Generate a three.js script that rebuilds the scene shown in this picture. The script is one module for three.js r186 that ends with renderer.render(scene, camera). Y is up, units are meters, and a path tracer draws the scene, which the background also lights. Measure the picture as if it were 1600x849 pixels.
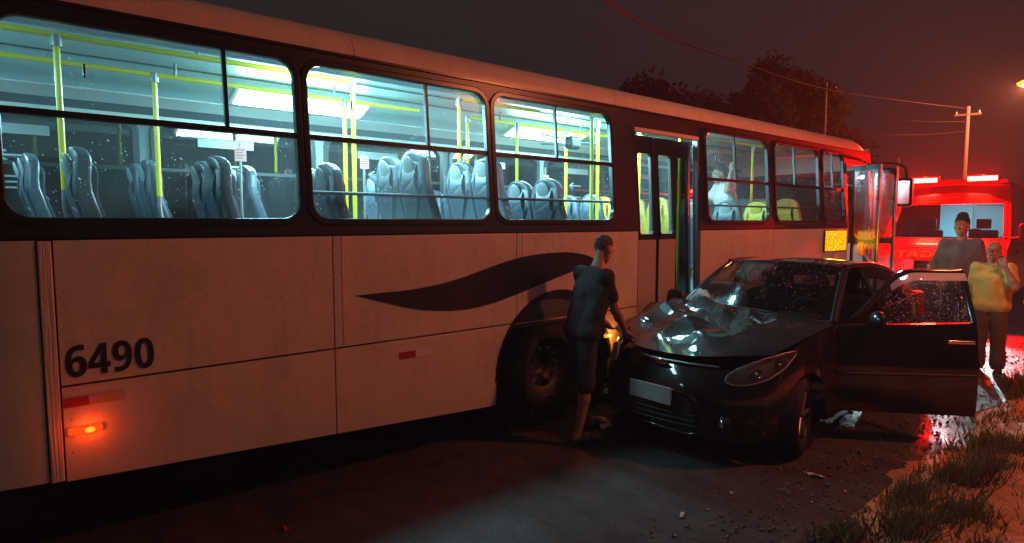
import * as THREE from 'three';
import { Sky } from 'three/addons/objects/Sky.js';
import { RoundedBoxGeometry } from 'three/addons/geometries/RoundedBoxGeometry.js';
import { mergeGeometries, mergeVertices, toCreasedNormals } from 'three/addons/utils/BufferGeometryUtils.js';
import { FontLoader } from 'three/addons/loaders/FontLoader.js';
import { TextGeometry } from 'three/addons/geometries/TextGeometry.js';
import { RectAreaLightUniformsLib } from 'three/addons/lights/RectAreaLightUniformsLib.js';
import { createNoise3D } from 'simplex-noise';

// ---------------------------------------------------------------- camera, sky, light, exposure
// x runs along the bus towards its front, z from the bus side towards the viewer, y up
const scene = new THREE.Scene();
const renderer = new THREE.WebGLRenderer({ antialias: true });
renderer.setSize(1024, 543);
renderer.toneMapping = THREE.LinearToneMapping;
renderer.toneMappingExposure = 1.0;
renderer.shadowMap.enabled = true;
RectAreaLightUniformsLib.init();

const camera = new THREE.PerspectiveCamera(48.15, 1024 / 543, 0.05, 600);
camera.position.set(0, 1.8, 3.835);
camera.lookAt(0 + 0.64141, 1.8 - 0.08079, 3.835 - 0.76294);
scene.add(camera);

{ // overcast night sky, lit from below by the town
  const w = 64, h = 64, d = new Float32Array(w * h * 4);
  for (let j = 0; j < h; j++) for (let i = 0; i < w; i++) {
    const k = (j * w + i) * 4, e = Math.abs((j + 0.5) / h - 0.5) * 2;
    const b = Math.min(1.1, 0.55 + 1.9 * e);
    d[k] = 0.0165 * b; d[k + 1] = 0.0165 * b; d[k + 2] = 0.0165 * b; d[k + 3] = 1;
  }
  const t = new THREE.DataTexture(d, w, h, THREE.RGBAFormat, THREE.FloatType);
  t.mapping = THREE.EquirectangularReflectionMapping; t.magFilter = t.minFilter = THREE.LinearFilter; t.needsUpdate = true;
  scene.background = t; scene.environment = t;
}
const moon = new THREE.DirectionalLight(0xcfd4e0, 0.01);   // what the cloud cover lets through
moon.position.set(-20, 60, 30); moon.castShadow = true; moon.shadow.radius = 30;
Object.assign(moon.shadow.camera, { left: -30, right: 30, top: 30, bottom: -30, far: 150 });
moon.shadow.mapSize.set(2048, 2048);
scene.add(moon, moon.target);

// ---------------------------------------------------------------- helpers
const V = (x, y, z) => new THREE.Vector3(x, y, z);
function rng(seed) { let a = seed >>> 0; return () => { a = (a + 0x6D2B79F5) | 0; let t = Math.imul(a ^ (a >>> 15), 1 | a); t = (t + Math.imul(t ^ (t >>> 7), 61 | t)) ^ t; return ((t ^ (t >>> 14)) >>> 0) / 4294967296; }; }
const noise3 = createNoise3D(rng(7));
const lerp = (a, b, t) => a + (b - a) * t, clamp = (x, a = 0, b = 1) => Math.min(b, Math.max(a, x));
const sm = (a, b, x) => { const t = clamp((x - a) / (b - a)); return t * t * (3 - 2 * t); };
const taken = {};
function numbered(n) { const k = taken[n] = (taken[n] ?? -1) + 1; return k ? `${n}_${String(k).padStart(3, '0')}` : n; }
function rootOf(o) { while (o.parent && o.parent !== scene) o = o.parent; return o; }
function thing(name, label, category, pos = [0, 0, 0], turn = 0, group) {
  const o = new THREE.Group(); o.name = numbered(name); scene.add(o);
  o.position.set(...pos); o.rotation.y = turn; o.userData = { label, category }; if (group) o.userData.group = group;
  return o;
}
function put(parent, name, geo, mat) { // geometry in the parent's own coordinates
  const m = new THREE.Mesh(Array.isArray(geo) ? merge(geo) : geo, mat);
  m.name = parent === scene ? numbered(name) : name; m.castShadow = m.receiveShadow = true; parent.add(m); return m;
}
function wput(parent, name, geo, mat) { // geometry in world coordinates, for things that are not turned
  const g = Array.isArray(geo) ? merge(geo) : geo, p = rootOf(parent).position;
  g.translate(-p.x, -p.y, -p.z); return put(parent, name, g, mat);
}
function struct(name, geo, mat) { const m = put(scene, name, geo, mat); m.userData.kind = 'structure'; return m; }
function merge(list) {
  return mergeGeometries(list.map(g => { const q = g.index ? g.toNonIndexed() : g.clone(); for (const k of Object.keys(q.attributes)) if (!['position', 'normal', 'uv'].includes(k)) q.deleteAttribute(k);
    if (!q.attributes.uv) q.setAttribute('uv', new THREE.BufferAttribute(new Float32Array(q.attributes.position.count * 2), 2)); return q; }));
}
const box = (x0, x1, y0, y1, z0, z1) => new THREE.BoxGeometry(x1 - x0, y1 - y0, z1 - z0).translate((x0 + x1) / 2, (y0 + y1) / 2, (z0 + z1) / 2);
const rbox = (x0, x1, y0, y1, z0, z1, r = 0.02, s = 2) => new RoundedBoxGeometry(x1 - x0, y1 - y0, z1 - z0, s, r).translate((x0 + x1) / 2, (y0 + y1) / 2, (z0 + z1) / 2);
function rod(a, b, r, r2 = r, seg = 10) { a = V(...a); b = V(...b); const d = b.clone().sub(a);
  return new THREE.CylinderGeometry(r2, r, d.length(), seg).applyQuaternion(new THREE.Quaternion().setFromUnitVectors(V(0, 1, 0), d.clone().normalize())).translate((a.x + b.x) / 2, (a.y + b.y) / 2, (a.z + b.z) / 2); }
const tube = (pts, r, n = 24, seg = 8, closed = false) => new THREE.TubeGeometry(new THREE.CatmullRomCurve3(pts.map(p => V(...p)), closed, 'centripetal'), n, r, seg, closed);
const disc = (r, h, seg = 28) => new THREE.CylinderGeometry(r, r, h, seg);
function uvXY(g, ax = 'x', ay = 'y') { const p = g.attributes.position, uv = new Float32Array(p.count * 2), f = { x: i => p.getX(i), y: i => p.getY(i), z: i => p.getZ(i) };
  for (let i = 0; i < p.count; i++) { uv[2 * i] = f[ax](i); uv[2 * i + 1] = f[ay](i); } g.setAttribute('uv', new THREE.BufferAttribute(uv, 2)); return g; }
function grid(nu, nv, f) { // f(a, b) -> [x, y, z], a and b from 0 to 1
  const pos = [], idx = [], uv = [];
  for (let j = 0; j <= nv; j++) for (let i = 0; i <= nu; i++) { pos.push(...f(i / nu, j / nv)); uv.push(i / nu, j / nv); }
  for (let j = 0; j < nv; j++) for (let i = 0; i < nu; i++) { const a = j * (nu + 1) + i, b = a + 1, c = a + nu + 1, d = c + 1; idx.push(a, b, d, a, d, c); }
  const g = new THREE.BufferGeometry(); g.setAttribute('position', new THREE.Float32BufferAttribute(pos, 3)); g.setAttribute('uv', new THREE.Float32BufferAttribute(uv, 2)); g.setIndex(idx); g.computeVertexNormals(); return g;
}
function slab(nu, nv, f, off) { // a grid with thickness: off = [dx, dy, dz] to its other face
  const a = grid(nu, nv, f), b = grid(nu, nv, (s, t) => { const p = f(1 - s, t); return [p[0] + off[0], p[1] + off[1], p[2] + off[2]]; });
  const at = (s, t, k) => { const p = f(s, t); return [p[0] + off[0] * k, p[1] + off[1] * k, p[2] + off[2] * k]; };
  return merge([a, b, grid(nu, 1, (s, k) => at(s, 0, 1 - k)), grid(nu, 1, (s, k) => at(s, 1, k)), grid(nv, 1, (s, k) => at(0, s, k)), grid(nv, 1, (s, k) => at(1, s, 1 - k))]);
}
function rrect(x0, x1, y0, y1, r, P = THREE.Shape) { const s = new P(); s.moveTo(x0 + r, y0); s.lineTo(x1 - r, y0); s.absarc(x1 - r, y0 + r, r, -Math.PI / 2, 0); s.lineTo(x1, y1 - r); s.absarc(x1 - r, y1 - r, r, 0, Math.PI / 2);
  s.lineTo(x0 + r, y1); s.absarc(x0 + r, y1 - r, r, Math.PI / 2, Math.PI); s.lineTo(x0, y0 + r); s.absarc(x0 + r, y0 + r, r, Math.PI, Math.PI * 1.5); return s; }
const extr = (s, depth, z, bevel = 0) => new THREE.ExtrudeGeometry(s, { depth: depth - 2 * bevel, bevelEnabled: bevel > 0, bevelThickness: bevel, bevelSize: bevel, bevelOffset: -bevel, bevelSegments: 2, curveSegments: 10 }).translate(0, 0, z - depth + bevel);
function noiseTex(n, fn, srgb) { const d = new Uint8Array(n * n * 4); for (let j = 0; j < n; j++) for (let i = 0; i < n; i++) { const c = fn(i / n, j / n), k = (j * n + i) * 4; if (typeof c === 'number') d[k] = d[k + 1] = d[k + 2] = clamp(c) * 255; else { d[k] = clamp(c[0]) * 255; d[k + 1] = clamp(c[1]) * 255; d[k + 2] = clamp(c[2]) * 255; } d[k + 3] = 255; }
  const t = new THREE.DataTexture(d, n, n); t.wrapS = t.wrapT = THREE.RepeatWrapping; t.magFilter = THREE.LinearFilter; t.minFilter = THREE.LinearMipmapLinearFilter; t.generateMipmaps = true; if (srgb) t.colorSpace = THREE.SRGBColorSpace; t.needsUpdate = true; return t; }
function tile(u, v, f, z = 0) { // noise that repeats after one tile: f cells
  const a = u * 2 * Math.PI, b = v * 2 * Math.PI, r = f / (2 * Math.PI); // a torus folded into three coordinates
  return 0.5 * (noise3(Math.cos(a) * r + z, Math.sin(a) * r, Math.cos(b) * r) + noise3(Math.sin(b) * r + z + 9, Math.cos(a) * r + 5, Math.sin(a) * r)); }
const lin = (r, g, b) => new THREE.Color().setRGB(r, g, b);
const mat = (c, roughness = 0.6, more = {}) => new THREE.MeshPhysicalMaterial({ color: lin(...c), roughness, side: THREE.DoubleSide, ...more });
const pane = (c, roughness = 0.02, more = {}) => mat(c, roughness, { transmission: 1, thickness: 0, ior: 1.5, ...more });
const glow = (c, s = 1) => new THREE.MeshStandardMaterial({ color: 0x222222, emissive: lin(...c), emissiveIntensity: s, roughness: 0.4, side: THREE.DoubleSide });
function area(parent, c, intensity, w, h, pos, dir) { const l = new THREE.RectAreaLight(lin(...c), intensity, w, h); l.position.set(...pos); parent.add(l); const wp = parent.localToWorld ? (parent.updateWorldMatrix(true, false), parent.localToWorld(V(...pos).add(V(...dir)))) : V(...pos).add(V(...dir)); l.lookAt(wp); return l; }

// ---------------------------------------------------------------- shared textures and materials
const T = {};
T.grain = noiseTex(512, (u, v) => 0.5 + 0.3 * tile(u, v, 90) + 0.25 * tile(u, v, 170, 3) + 0.2 * tile(u, v, 34, 6));
T.wave = noiseTex(256, (u, v) => 0.5 + 0.35 * tile(u, v, 6) + 0.1 * tile(u, v, 14, 4));
T.wet = noiseTex(512, (u, v) => { const p = tile(u, v, 7) + 0.5 * tile(u, v, 17, 2) + 0.25 * tile(u, v, 60, 5); return 0.64 + 0.34 * p; });
T.asphalt = noiseTex(512, (u, v) => { const p = 0.30 + 0.10 * tile(u, v, 150) + 0.06 * tile(u, v, 8, 3) + 0.05 * tile(u, v, 40, 8); return [p, p * 0.97, p * 0.95]; }, true);
T.dirt = noiseTex(512, (u, v) => { const p = 0.72 + 0.10 * tile(u, v, 120) + 0.10 * tile(u, v, 9, 3) + 0.07 * tile(u, v, 40, 8); return [p * 1.08, p * 0.88, p * 0.7]; }, true);
T.grime = noiseTex(512, (u, v) => { const s = tile(u, v * 0.999, 5) * 0.5 + tile(u, v, 26, 4) * 0.3 + tile(u, v, 90, 2) * 0.25; const k = 0.84 - 0.10 * Math.max(0, s) - 0.03 * Math.max(0, tile(u, v, 48, 11)); return [k, k * 0.975, k * 0.94]; }, true);
const rep = (t, x, y) => { const q = t.clone(); q.repeat.set(x, y); q.needsUpdate = true; return q; };
const M = {
  busWhite: mat([1, 0.97, 0.93], 0.36, { map: rep(T.grime, 0.45, 0.45), bumpMap: rep(T.wave, 0.8, 0.8), bumpScale: 0.006, clearcoat: 0.3, clearcoatRoughness: 0.3 }),
  busBlack: mat([0.013, 0.012, 0.013], 0.4, { bumpMap: rep(T.wave, 1.5, 1.5), bumpScale: 0.0012, specularIntensity: 0.7, clearcoat: 0.25, clearcoatRoughness: 0.3 }),
  rubber: mat([0.014, 0.014, 0.014], 0.3), tyre: mat([0.016, 0.016, 0.016], 0.75, { bumpMap: rep(T.grain, 3, 3), bumpScale: 0.002 }),
  steel: mat([0.35, 0.35, 0.35], 0.4, { metalness: 0.9 }), darkSteel: mat([0.05, 0.05, 0.05], 0.5, { metalness: 0.5 }), chrome: mat([0.75, 0.75, 0.75], 0.12, { metalness: 1 }),
  glass: pane([0.9, 0.97, 0.98], 0.16), tint: pane([0.5, 0.52, 0.52]), drop: mat([0.85, 0.9, 0.9], 0.45, { transmission: 0.75, thickness: 0 }), bead: mat([0.95, 0.95, 0.95], 0.06, { transmission: 0.92, thickness: 0 }),
  navy: mat([0.012, 0.012, 0.022], 0.3), ink: mat([0.01, 0.01, 0.011], 0.4), tapeRed: mat([0.42, 0.02, 0.018], 0.3), tapeWhite: mat([0.72, 0.72, 0.7], 0.3),
  ceiling: mat([0.56, 0.8, 0.84], 0.42), innerWall: mat([0.10, 0.13, 0.14], 0.5), floor: mat([0.07, 0.07, 0.075], 0.6), cove: mat([0.62, 0.64, 0.62], 0.35), duct: mat([0.07, 0.09, 0.1], 0.5),
  seat: mat([0.04, 0.06, 0.078], 0.38), seatHead: mat([0.16, 0.2, 0.2], 0.5), seatPad: mat([0.014, 0.02, 0.026], 0.85), yellow: mat([0.78, 0.66, 0.01], 0.32), seatYellow: mat([0.55, 0.4, 0.03], 0.5), card: mat([0.6, 0.28, 0.27], 0.6), print: mat([0.16, 0.18, 0.18], 0.6),
  paint: mat([0.006, 0.005, 0.006], 0.5, { specularIntensity: 0.3, clearcoat: 1, clearcoatRoughness: 0.05 }), plastic: mat([0.014, 0.014, 0.014], 0.6), cloth: mat([0.02, 0.02, 0.022], 0.9),
  vanRed: mat([0.55, 0.012, 0.012], 0.3, { clearcoat: 0.8, clearcoatRoughness: 0.08 }), vanYellow: mat([0.75, 0.42, 0.02], 0.4), white: mat([0.75, 0.75, 0.73], 0.4),
  amberGlass: mat([0.8, 0.3, 0.04], 0.15), concrete: mat([0.3, 0.29, 0.27], 0.9, { bumpMap: rep(T.grain, 2, 2), bumpScale: 0.004 }), wire: mat([0.045, 0.04, 0.04], 0.6), wood: mat([0.16, 0.11, 0.07], 0.85), leaf: mat([0.022, 0.034, 0.014], 0.9), bark: mat([0.07, 0.05, 0.035], 0.9),
  skin: mat([0.36, 0.19, 0.12], 0.55), hair: mat([0.02, 0.017, 0.015], 0.8), greyHair: mat([0.07, 0.065, 0.06], 0.85),
};

// ---------------------------------------------------------------- ground
{
  const g = new THREE.PlaneGeometry(300, 300).rotateX(-Math.PI / 2).translate(25, -0.03, 0);
  struct('ground', uvXY(g, 'x', 'z'), mat([0.55, 0.5, 0.42], 0.95, { map: rep(T.dirt, 0.35, 0.35), bumpMap: rep(T.grain, 0.5, 0.5), bumpScale: 0.03 }));
  const road = grid(150, 40, (a, b) => [lerp(-25, 125, a), 0, lerp(-9, 2.45 + 0.16 * noise3(a * 55, 3, 0) + 0.08 * noise3(a * 190, 8, 0), 1 - b)]);
  struct('road', uvXY(road, 'x', 'z'), mat([0.62, 0.6, 0.6], 0.95, { map: rep(T.asphalt, 0.6, 0.6), roughnessMap: rep(T.wet, 0.22, 0.22), bumpMap: rep(T.grain, 0.9, 0.9), bumpScale: 0.006 }));
  const vg = grid(320, 70, (a, b) => { const x = lerp(-6, 34, a), q = Math.pow(b, 1.6), z = lerp(2.05, 11, q); const e = sm(2.1, 2.9, z);
    return [x, -0.02 + e * (0.05 + 0.05 * noise3(x * 0.9, z * 0.9, 1) + 0.028 * noise3(x * 3, z * 3, 4)) + sm(2.1, 2.5, z) * 0.014 * noise3(x * 9, z * 9, 2), z]; }).toNonIndexed();
  const vi = mergeVertices(vg); vi.computeVertexNormals();
  struct('verge', uvXY(vi, 'x', 'z'), mat([0.95, 0.82, 0.7], 0.85, { map: rep(T.dirt, 0.5, 0.5), bumpMap: rep(T.grain, 0.9, 0.9), bumpScale: 0.02 }));
}

// ---------------------------------------------------------------- the bus
const bus = thing('city_bus', 'long white and black city bus with lit cabin and number 6490 on its flank', 'bus', [5.2, 0, -1.25]);
{
  const B0 = 1.72, LEAN = 0.075, leanZ = y => -Math.max(0, y - B0) * LEAN;
  const lean = g => { const p = g.attributes.position; for (let i = 0; i < p.count; i++) p.setZ(i, p.getZ(i) + leanZ(p.getY(i))); g.computeVertexNormals(); return g; };
  const X0 = -0.85, X1 = 10.95, W = 2.5;
  const skirt = x => 0.455 - clamp(x - 0.15, 0, 2.9) * 0.055;
  const WIN = [[0.03, 1.47, 0.72], [1.56, 3.0, 0.63], [3.09, 4.5, 0.5], [6.13, 7.52, 0.46], [7.72, 8.98, 0.45], [9.14, 9.84, 0.5]];
  const WY0 = 1.825, WY1 = 2.815, DOOR = [4.88, 5.96], FDOOR = [9.98, 10.86];
  // window band of the near side: one board with the openings cut out
  {
    const s = new THREE.Shape(); s.moveTo(X0, B0); s.lineTo(DOOR[0], B0); s.lineTo(DOOR[0], 2.72); s.lineTo(DOOR[1], 2.72); s.lineTo(DOOR[1], B0); s.lineTo(FDOOR[0], B0); s.lineTo(FDOOR[0], 2.68); s.lineTo(FDOOR[1], 2.68); s.lineTo(FDOOR[1], B0); s.lineTo(X1, B0); s.lineTo(X1, 2.93); s.lineTo(X0, 2.93); s.closePath();
    for (const [a, b] of WIN) s.holes.push(rrect(a - 0.02, b + 0.02, WY0 - 0.02, WY1 + 0.02, 0.12, THREE.Path));
    wput(bus, 'window_band', uvXY(lean(extr(s, 0.045, 0))), M.busBlack);
  }
  WIN.forEach(([a, b, dv], k) => {
    const ring = rrect(a - 0.045, b + 0.045, WY0 - 0.045, WY1 + 0.045, 0.15); ring.holes.push(rrect(a, b, WY0, WY1, 0.105, THREE.Path));
    const w = wput(bus, 'window', lean(extr(ring, 0.05, 0.014, 0.008)), M.rubber);
    const yb = WY0 + (k < 3 ? 0.53 : 0.47) * (WY1 - WY0), xd = lerp(a, b, dv);
    const sheet = (x0, x1, y0, y1, z) => lean(box(x0, x1, y0, y1, z - 0.002, z + 0.002));
    const flat = (x0, x1, y0, y1, z) => lean(grid(1, 1, (s, t) => [lerp(x0, x1, s), lerp(y0, y1, t), z]));
    wput(w, 'lower_pane', flat(a - 0.02, b + 0.02, WY0 - 0.02, yb, -0.02), M.glass);
    wput(w, 'sliding_pane', flat(a - 0.02, xd + 0.02, yb, WY1 + 0.02, -0.014), M.glass);
    wput(w, 'sliding_pane', flat(xd - 0.02, b + 0.02, yb, WY1 + 0.02, -0.027), M.glass);
    wput(w, 'transom', lean(box(a - 0.02, b + 0.02, yb - 0.017, yb + 0.017, -0.034, 0.0)), M.rubber);
    wput(w, 'divider', lean(box(xd - 0.011, xd + 0.011, yb, WY1 + 0.02, -0.032, -0.006)), M.rubber);
    wput(w, 'latch', lean(rbox(lerp(a, xd, 0.33), lerp(a, xd, 0.33) + 0.012, yb + 0.2, yb + 0.27, -0.012, 0.004, 0.004)), M.rubber);
    if (k > 0) wput(w, 'guard_rail', rod([a - 0.02, WY0 + 0.17, -0.07], [b + 0.02, WY0 + 0.17, -0.07], 0.012), k > 2 ? M.darkSteel : M.darkSteel);
  });
  // flank panels: an upper and a lower row with open joints, cut round the wheel
  const arch = [[3.76, 0.49, 0.70], [8.9, 0.49, 0.62]];
  function panel(x0, x1, y0, y1, z = 0, name = 'side_panel') {
    const s = new THREE.Shape(), yb = typeof y0 === 'function' ? y0 : () => y0, pts = [];
    for (let i = 0; i <= 160; i++) { const x = lerp(x0, x1, i / 160); let y = yb(x); for (const [cx, cy, r] of arch) if (Math.abs(x - cx) < r) y = Math.max(y, cy + Math.sqrt(r * r - (x - cx) ** 2)); pts.push([x, Math.min(y, y1 - 0.002)]); }
    if (pts.every(p => p[1] > y1 - 0.01)) return;
    s.moveTo(x1, y1); s.lineTo(x0, y1); for (const p of pts) s.lineTo(...p); s.closePath();
    const g = extr(s, 0.03, z, 0.003); wput(bus, name, uvXY(g), M.busWhite);
  }
  const RAIL = 0.955, uppers = [[0.2, 1.672], [1.68, 3.272], [3.28, 4.868], [5.975, 7.62], [7.628, 9.08], [9.088, 9.975]];
  for (const [a, b] of uppers) panel(a, b, RAIL + 0.006, B0 - 0.012);
  for (const [a, b] of uppers) panel(a, b, skirt, RAIL - 0.006);
  wput(bus, 'backing_panel', [box(X0 + 0.1, DOOR[0], 1.16, B0, -0.05, -0.036), box(X0 + 0.1, 3.05, 0.5, 1.2, -0.05, -0.036), box(4.46, DOOR[0], 0.5, 1.2, -0.05, -0.036), box(DOOR[1], FDOOR[0], 1.16, B0, -0.05, -0.036), box(DOOR[1], 8.2, 0.5, 1.2, -0.05, -0.036)], M.ink);
  // rear corner, bowed towards the back
  const bow = x => x < 0.13 ? -0.5 * Math.pow((0.13 - x) / 1.0, 1.7) : 0;
  const corner = (y0, y1) => slab(16, 3, (a, b) => { const x = lerp(0.128, X0, a); return [x, lerp(y0(x), y1, b), bow(x)]; }, [0, 0, -0.03]);
  wput(bus, 'rear_corner_panel', uvXY(corner(x => 0.47, B0 - 0.012)), M.busWhite);
  wput(bus, 'corner_trim', rbox(0.135, 0.192, 0.462, B0 - 0.014, -0.02, 0.012, 0.006), M.busWhite);
  wput(bus, 'rear_wall', [box(X0 - 0.02, X0 + 0.02, 0.47, 3.0, -W + 0.06, -0.2)], M.busWhite);
  for (const [cx, cy, r] of arch) {
    const rim = new THREE.Shape(); rim.absarc(cx, cy, r + 0.018, 0, Math.PI); rim.absarc(cx, cy, r - 0.016, Math.PI, 0, true);
    wput(bus, 'wheel_arch_trim', extr(rim, 0.03, 0.006, 0.004), M.rubber);
    wput(bus, 'wheel_housing', new THREE.CylinderGeometry(r - 0.004, r - 0.004, 0.75, 40, 1, true, -Math.PI / 2, Math.PI).rotateX(Math.PI / 2).rotateZ(0).translate(cx, cy, -0.41), M.ink);
    wput(bus, 'wheel_housing', box(cx - r, cx + r, 0.3, cy + r, -0.8, -0.78), M.ink);
    // tyre and rim
    const prof = [[0.27, -0.13], [0.33, -0.145], [0.44, -0.15], [0.485, -0.135], [0.5, -0.11], [0.5, 0.11], [0.485, 0.135], [0.44, 0.15], [0.33, 0.145], [0.27, 0.13]].map(p => new THREE.Vector2(...p));
    const ty = wput(bus, 'wheel', new THREE.LatheGeometry(prof, 48).rotateX(Math.PI / 2).translate(cx, 0.5, -0.22), M.tyre);
    const rp = [[0.0, -0.05], [0.08, -0.05], [0.11, -0.03], [0.12, 0.02], [0.2, 0.035], [0.235, 0.06], [0.255, 0.1], [0.272, 0.125], [0.28, 0.13]].map(p => new THREE.Vector2(p[0], p[1] - 0.02));
    wput(ty, 'rim', new THREE.LatheGeometry(rp, 40).rotateX(Math.PI / 2).translate(cx, 0.5, -0.22), M.darkSteel);
    for (let i = 0; i < 10; i++) { const t = i / 10 * Math.PI * 2; wput(ty, 'wheel_nut', new THREE.CylinderGeometry(0.014, 0.014, 0.05, 6).rotateX(Math.PI / 2).translate(cx + 0.16 * Math.cos(t), 0.5 + 0.16 * Math.sin(t), -0.2), M.steel); }
  }
  // swoosh, number, tapes
  {
    const top = [[1.83, 1.302], [2.05, 1.307], [2.26, 1.312], [2.5, 1.335], [2.71, 1.372], [2.95, 1.43], [3.2, 1.488], [3.45, 1.522], [3.75, 1.535], [4.0, 1.52], [4.2, 1.47]], bot = [[4.2, 1.40], [4.0, 1.37], [3.75, 1.315], [3.5, 1.255], [3.25, 1.195], [3.0, 1.145], [2.75, 1.122], [2.5, 1.135], [2.26, 1.175], [2.0, 1.25]];
    const c = new THREE.SplineCurve([...top, ...bot, top[0]].map(p => new THREE.Vector2(...p))); const s = new THREE.Shape(c.getPoints(140));
    wput(bus, 'swoosh_decal', extr(s, 0.003, 0.0045), M.navy);
    const font = await new FontLoader().loadAsync('fonts/droid/droid_sans_bold.typeface.json'); T.font = font;
    const tg = new TextGeometry('6490', { font, size: 0.165, depth: 0.003, curveSegments: 8, bevelEnabled: false }); tg.computeBoundingBox(); const bw = tg.boundingBox.max.x;
    tg.scale(0.405 / bw, 1, 1); wput(bus, 'fleet_number', tg.translate(0.215, 1.0, 0.002), M.ink);
    wput(bus, 'reflective_tape', box(2.16, 2.295, 0.812, 0.862, 0.0, 0.004), M.tapeRed); wput(bus, 'reflective_tape', box(2.295, 2.44, 0.812, 0.862, 0.0, 0.004), M.tapeWhite);
    wput(bus, 'reflective_tape', box(0.2, 0.312, 0.842, 0.892, 0.0, 0.004), M.tapeRed); wput(bus, 'reflective_tape', box(0.312, 0.47, 0.842, 0.892, 0.0, 0.004), mat([0.6, 0.3, 0.28], 0.3));
  }
  // rivets along the joints, a service flap with its lock, a rib
  { const rv = []; for (const x of [0.235, 1.65, 1.705, 3.25, 3.305, 4.83]) for (let y = 1.02; y < 1.69; y += 0.085) { if (Math.hypot(x - 3.76, y - 0.49) > 0.75) rv.push(new THREE.SphereGeometry(0.0055, 6, 4).scale(1, 1, 0.5).translate(x, y, 0.001)); } for (const x of [0.235, 1.65, 1.705]) for (let y = 0.52; y < 0.92; y += 0.085) rv.push(new THREE.SphereGeometry(0.0055, 6, 4).scale(1, 1, 0.5).translate(x, y, 0.001));
    const m = wput(bus, 'rivets', rv, M.busWhite); m.userData.kind = 'stuff';
    wput(bus, 'panel_rib', rbox(1.735, 1.765, 0.97, 1.70, -0.004, 0.004, 0.002), M.busWhite); wput(bus, 'panel_rib', rbox(3.335, 3.36, 1.16, 1.70, -0.004, 0.004, 0.002), M.busWhite);
  }
  // marker lamps on the flank
  function marker(x, y, w, h, c, s, cd) {
    const l = wput(bus, 'marker_lamp', rbox(x - w / 2, x + w / 2, y - h / 2, y + h / 2, -0.004, 0.026, 0.01), mat([0.6, 0.05, 0.02], 0.2, { emissive: lin(...c), emissiveIntensity: s * 0.12 }));
    wput(l, 'bulb', new THREE.SphereGeometry(h * 0.42, 14, 10).scale(1.5, 1, 0.7).translate(x + w * 0.12, y, 0.028), glow(c, s));
    const p = new THREE.PointLight(lin(...c), cd, 0, 2); p.position.set(x + w * 0.12 - 5.2, y, 0.075 + 1.25); p.castShadow = true; bus.add(p);
  }
  marker(0.29, 0.715, 0.15, 0.036, [1, 0.06, 0.004], 9, 0.06);
  marker(4.42, 0.715, 0.1, 0.036, [1, 0.3, 0.04], 9, 0.10);
  { // amber display by the front door
    const px = document.createElement('canvas'); px.width = 256; px.height = 112; const c = px.getContext('2d'); c.fillStyle = '#3a2000'; c.fillRect(0, 0, 256, 112); const r = rng(5);
    for (let j = 0; j < 14; j++) for (let i = 0; i < 32; i++) { const v = 0.55 + 0.45 * r(); c.fillStyle = `rgb(${255 * v | 0},${170 * v | 0},${10 * v | 0})`; c.beginPath(); c.arc(i * 8 + 4, j * 8 + 4, 3.7, 0, 7); c.fill(); }
    const t = new THREE.CanvasTexture(px); t.colorSpace = THREE.SRGBColorSpace;
    const f = wput(bus, 'amber_display', rbox(9.1, 9.87, 1.365, 1.69, -0.012, 0.022, 0.015), M.ink);
    const sc = grid(1, 1, (a, b) => [lerp(9.115, 9.855, a), lerp(1.38, 1.675, b), 0.025]);
    wput(f, 'lit_face', sc, new THREE.MeshStandardMaterial({ color: 0x111111, emissive: 0xffffff, emissiveMap: t, emissiveIntensity: 3.5, roughness: 0.4 }));
    area(bus, [1, 0.5, 0.03], 11, 0.69, 0.265, [9.485 - 5.2, 1.527, 0.06 + 1.25], [0, 0, 1]);
  }
  // roof: cove and crown
  {
    const sec = [[2.925, -0.088], [2.97, -0.098], [3.03, -0.125], [3.09, -0.19], [3.14, -0.32], [3.18, -0.6], [3.2, -1.25]];
    const cr = new THREE.CatmullRomCurve3(sec.map(p => V(0, p[0], p[1])));
    const f = (x, t) => { const q = cr.getPoint(t < 0.5 ? t * 2 : 2 - t * 2), z = t < 0.5 ? q.z : -2.5 - q.z; const e = clamp((x - 10.45) / 0.5), er = clamp((-0.35 - x) / 0.5), k = Math.max(e, er); return [x, q.y - 0.22 * k ** 2.2 * (q.y - 2.9) / 0.3, z + (z > -1.25 ? -1 : 1) * 0.06 * k ** 2]; };
    for (const [a, b] of [[X0, 1.9], [1.904, 4.6], [4.604, 7.3], [7.304, X1]]) wput(bus, 'roof_panel', uvXY(grid(24, 44, (s, t) => f(lerp(a, b, s), t)), 'x', 'z'), M.busWhite);
    wput(bus, 'drip_rail', lean(box(X0 + 0.3, X1 - 0.3, 2.905, 2.922, 0, 0.012)), M.rubber);
    wput(bus, 'front_dome', uvXY(grid(20, 8, (a, b) => { const z = lerp(-0.1, -2.4, a); return [X1 + 0.05 * Math.sin(Math.PI * a) - 0.02 + 0.03 * b, lerp(3.0, 2.6, b), z]; }), 'z', 'y'), M.busWhite);
  }
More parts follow.
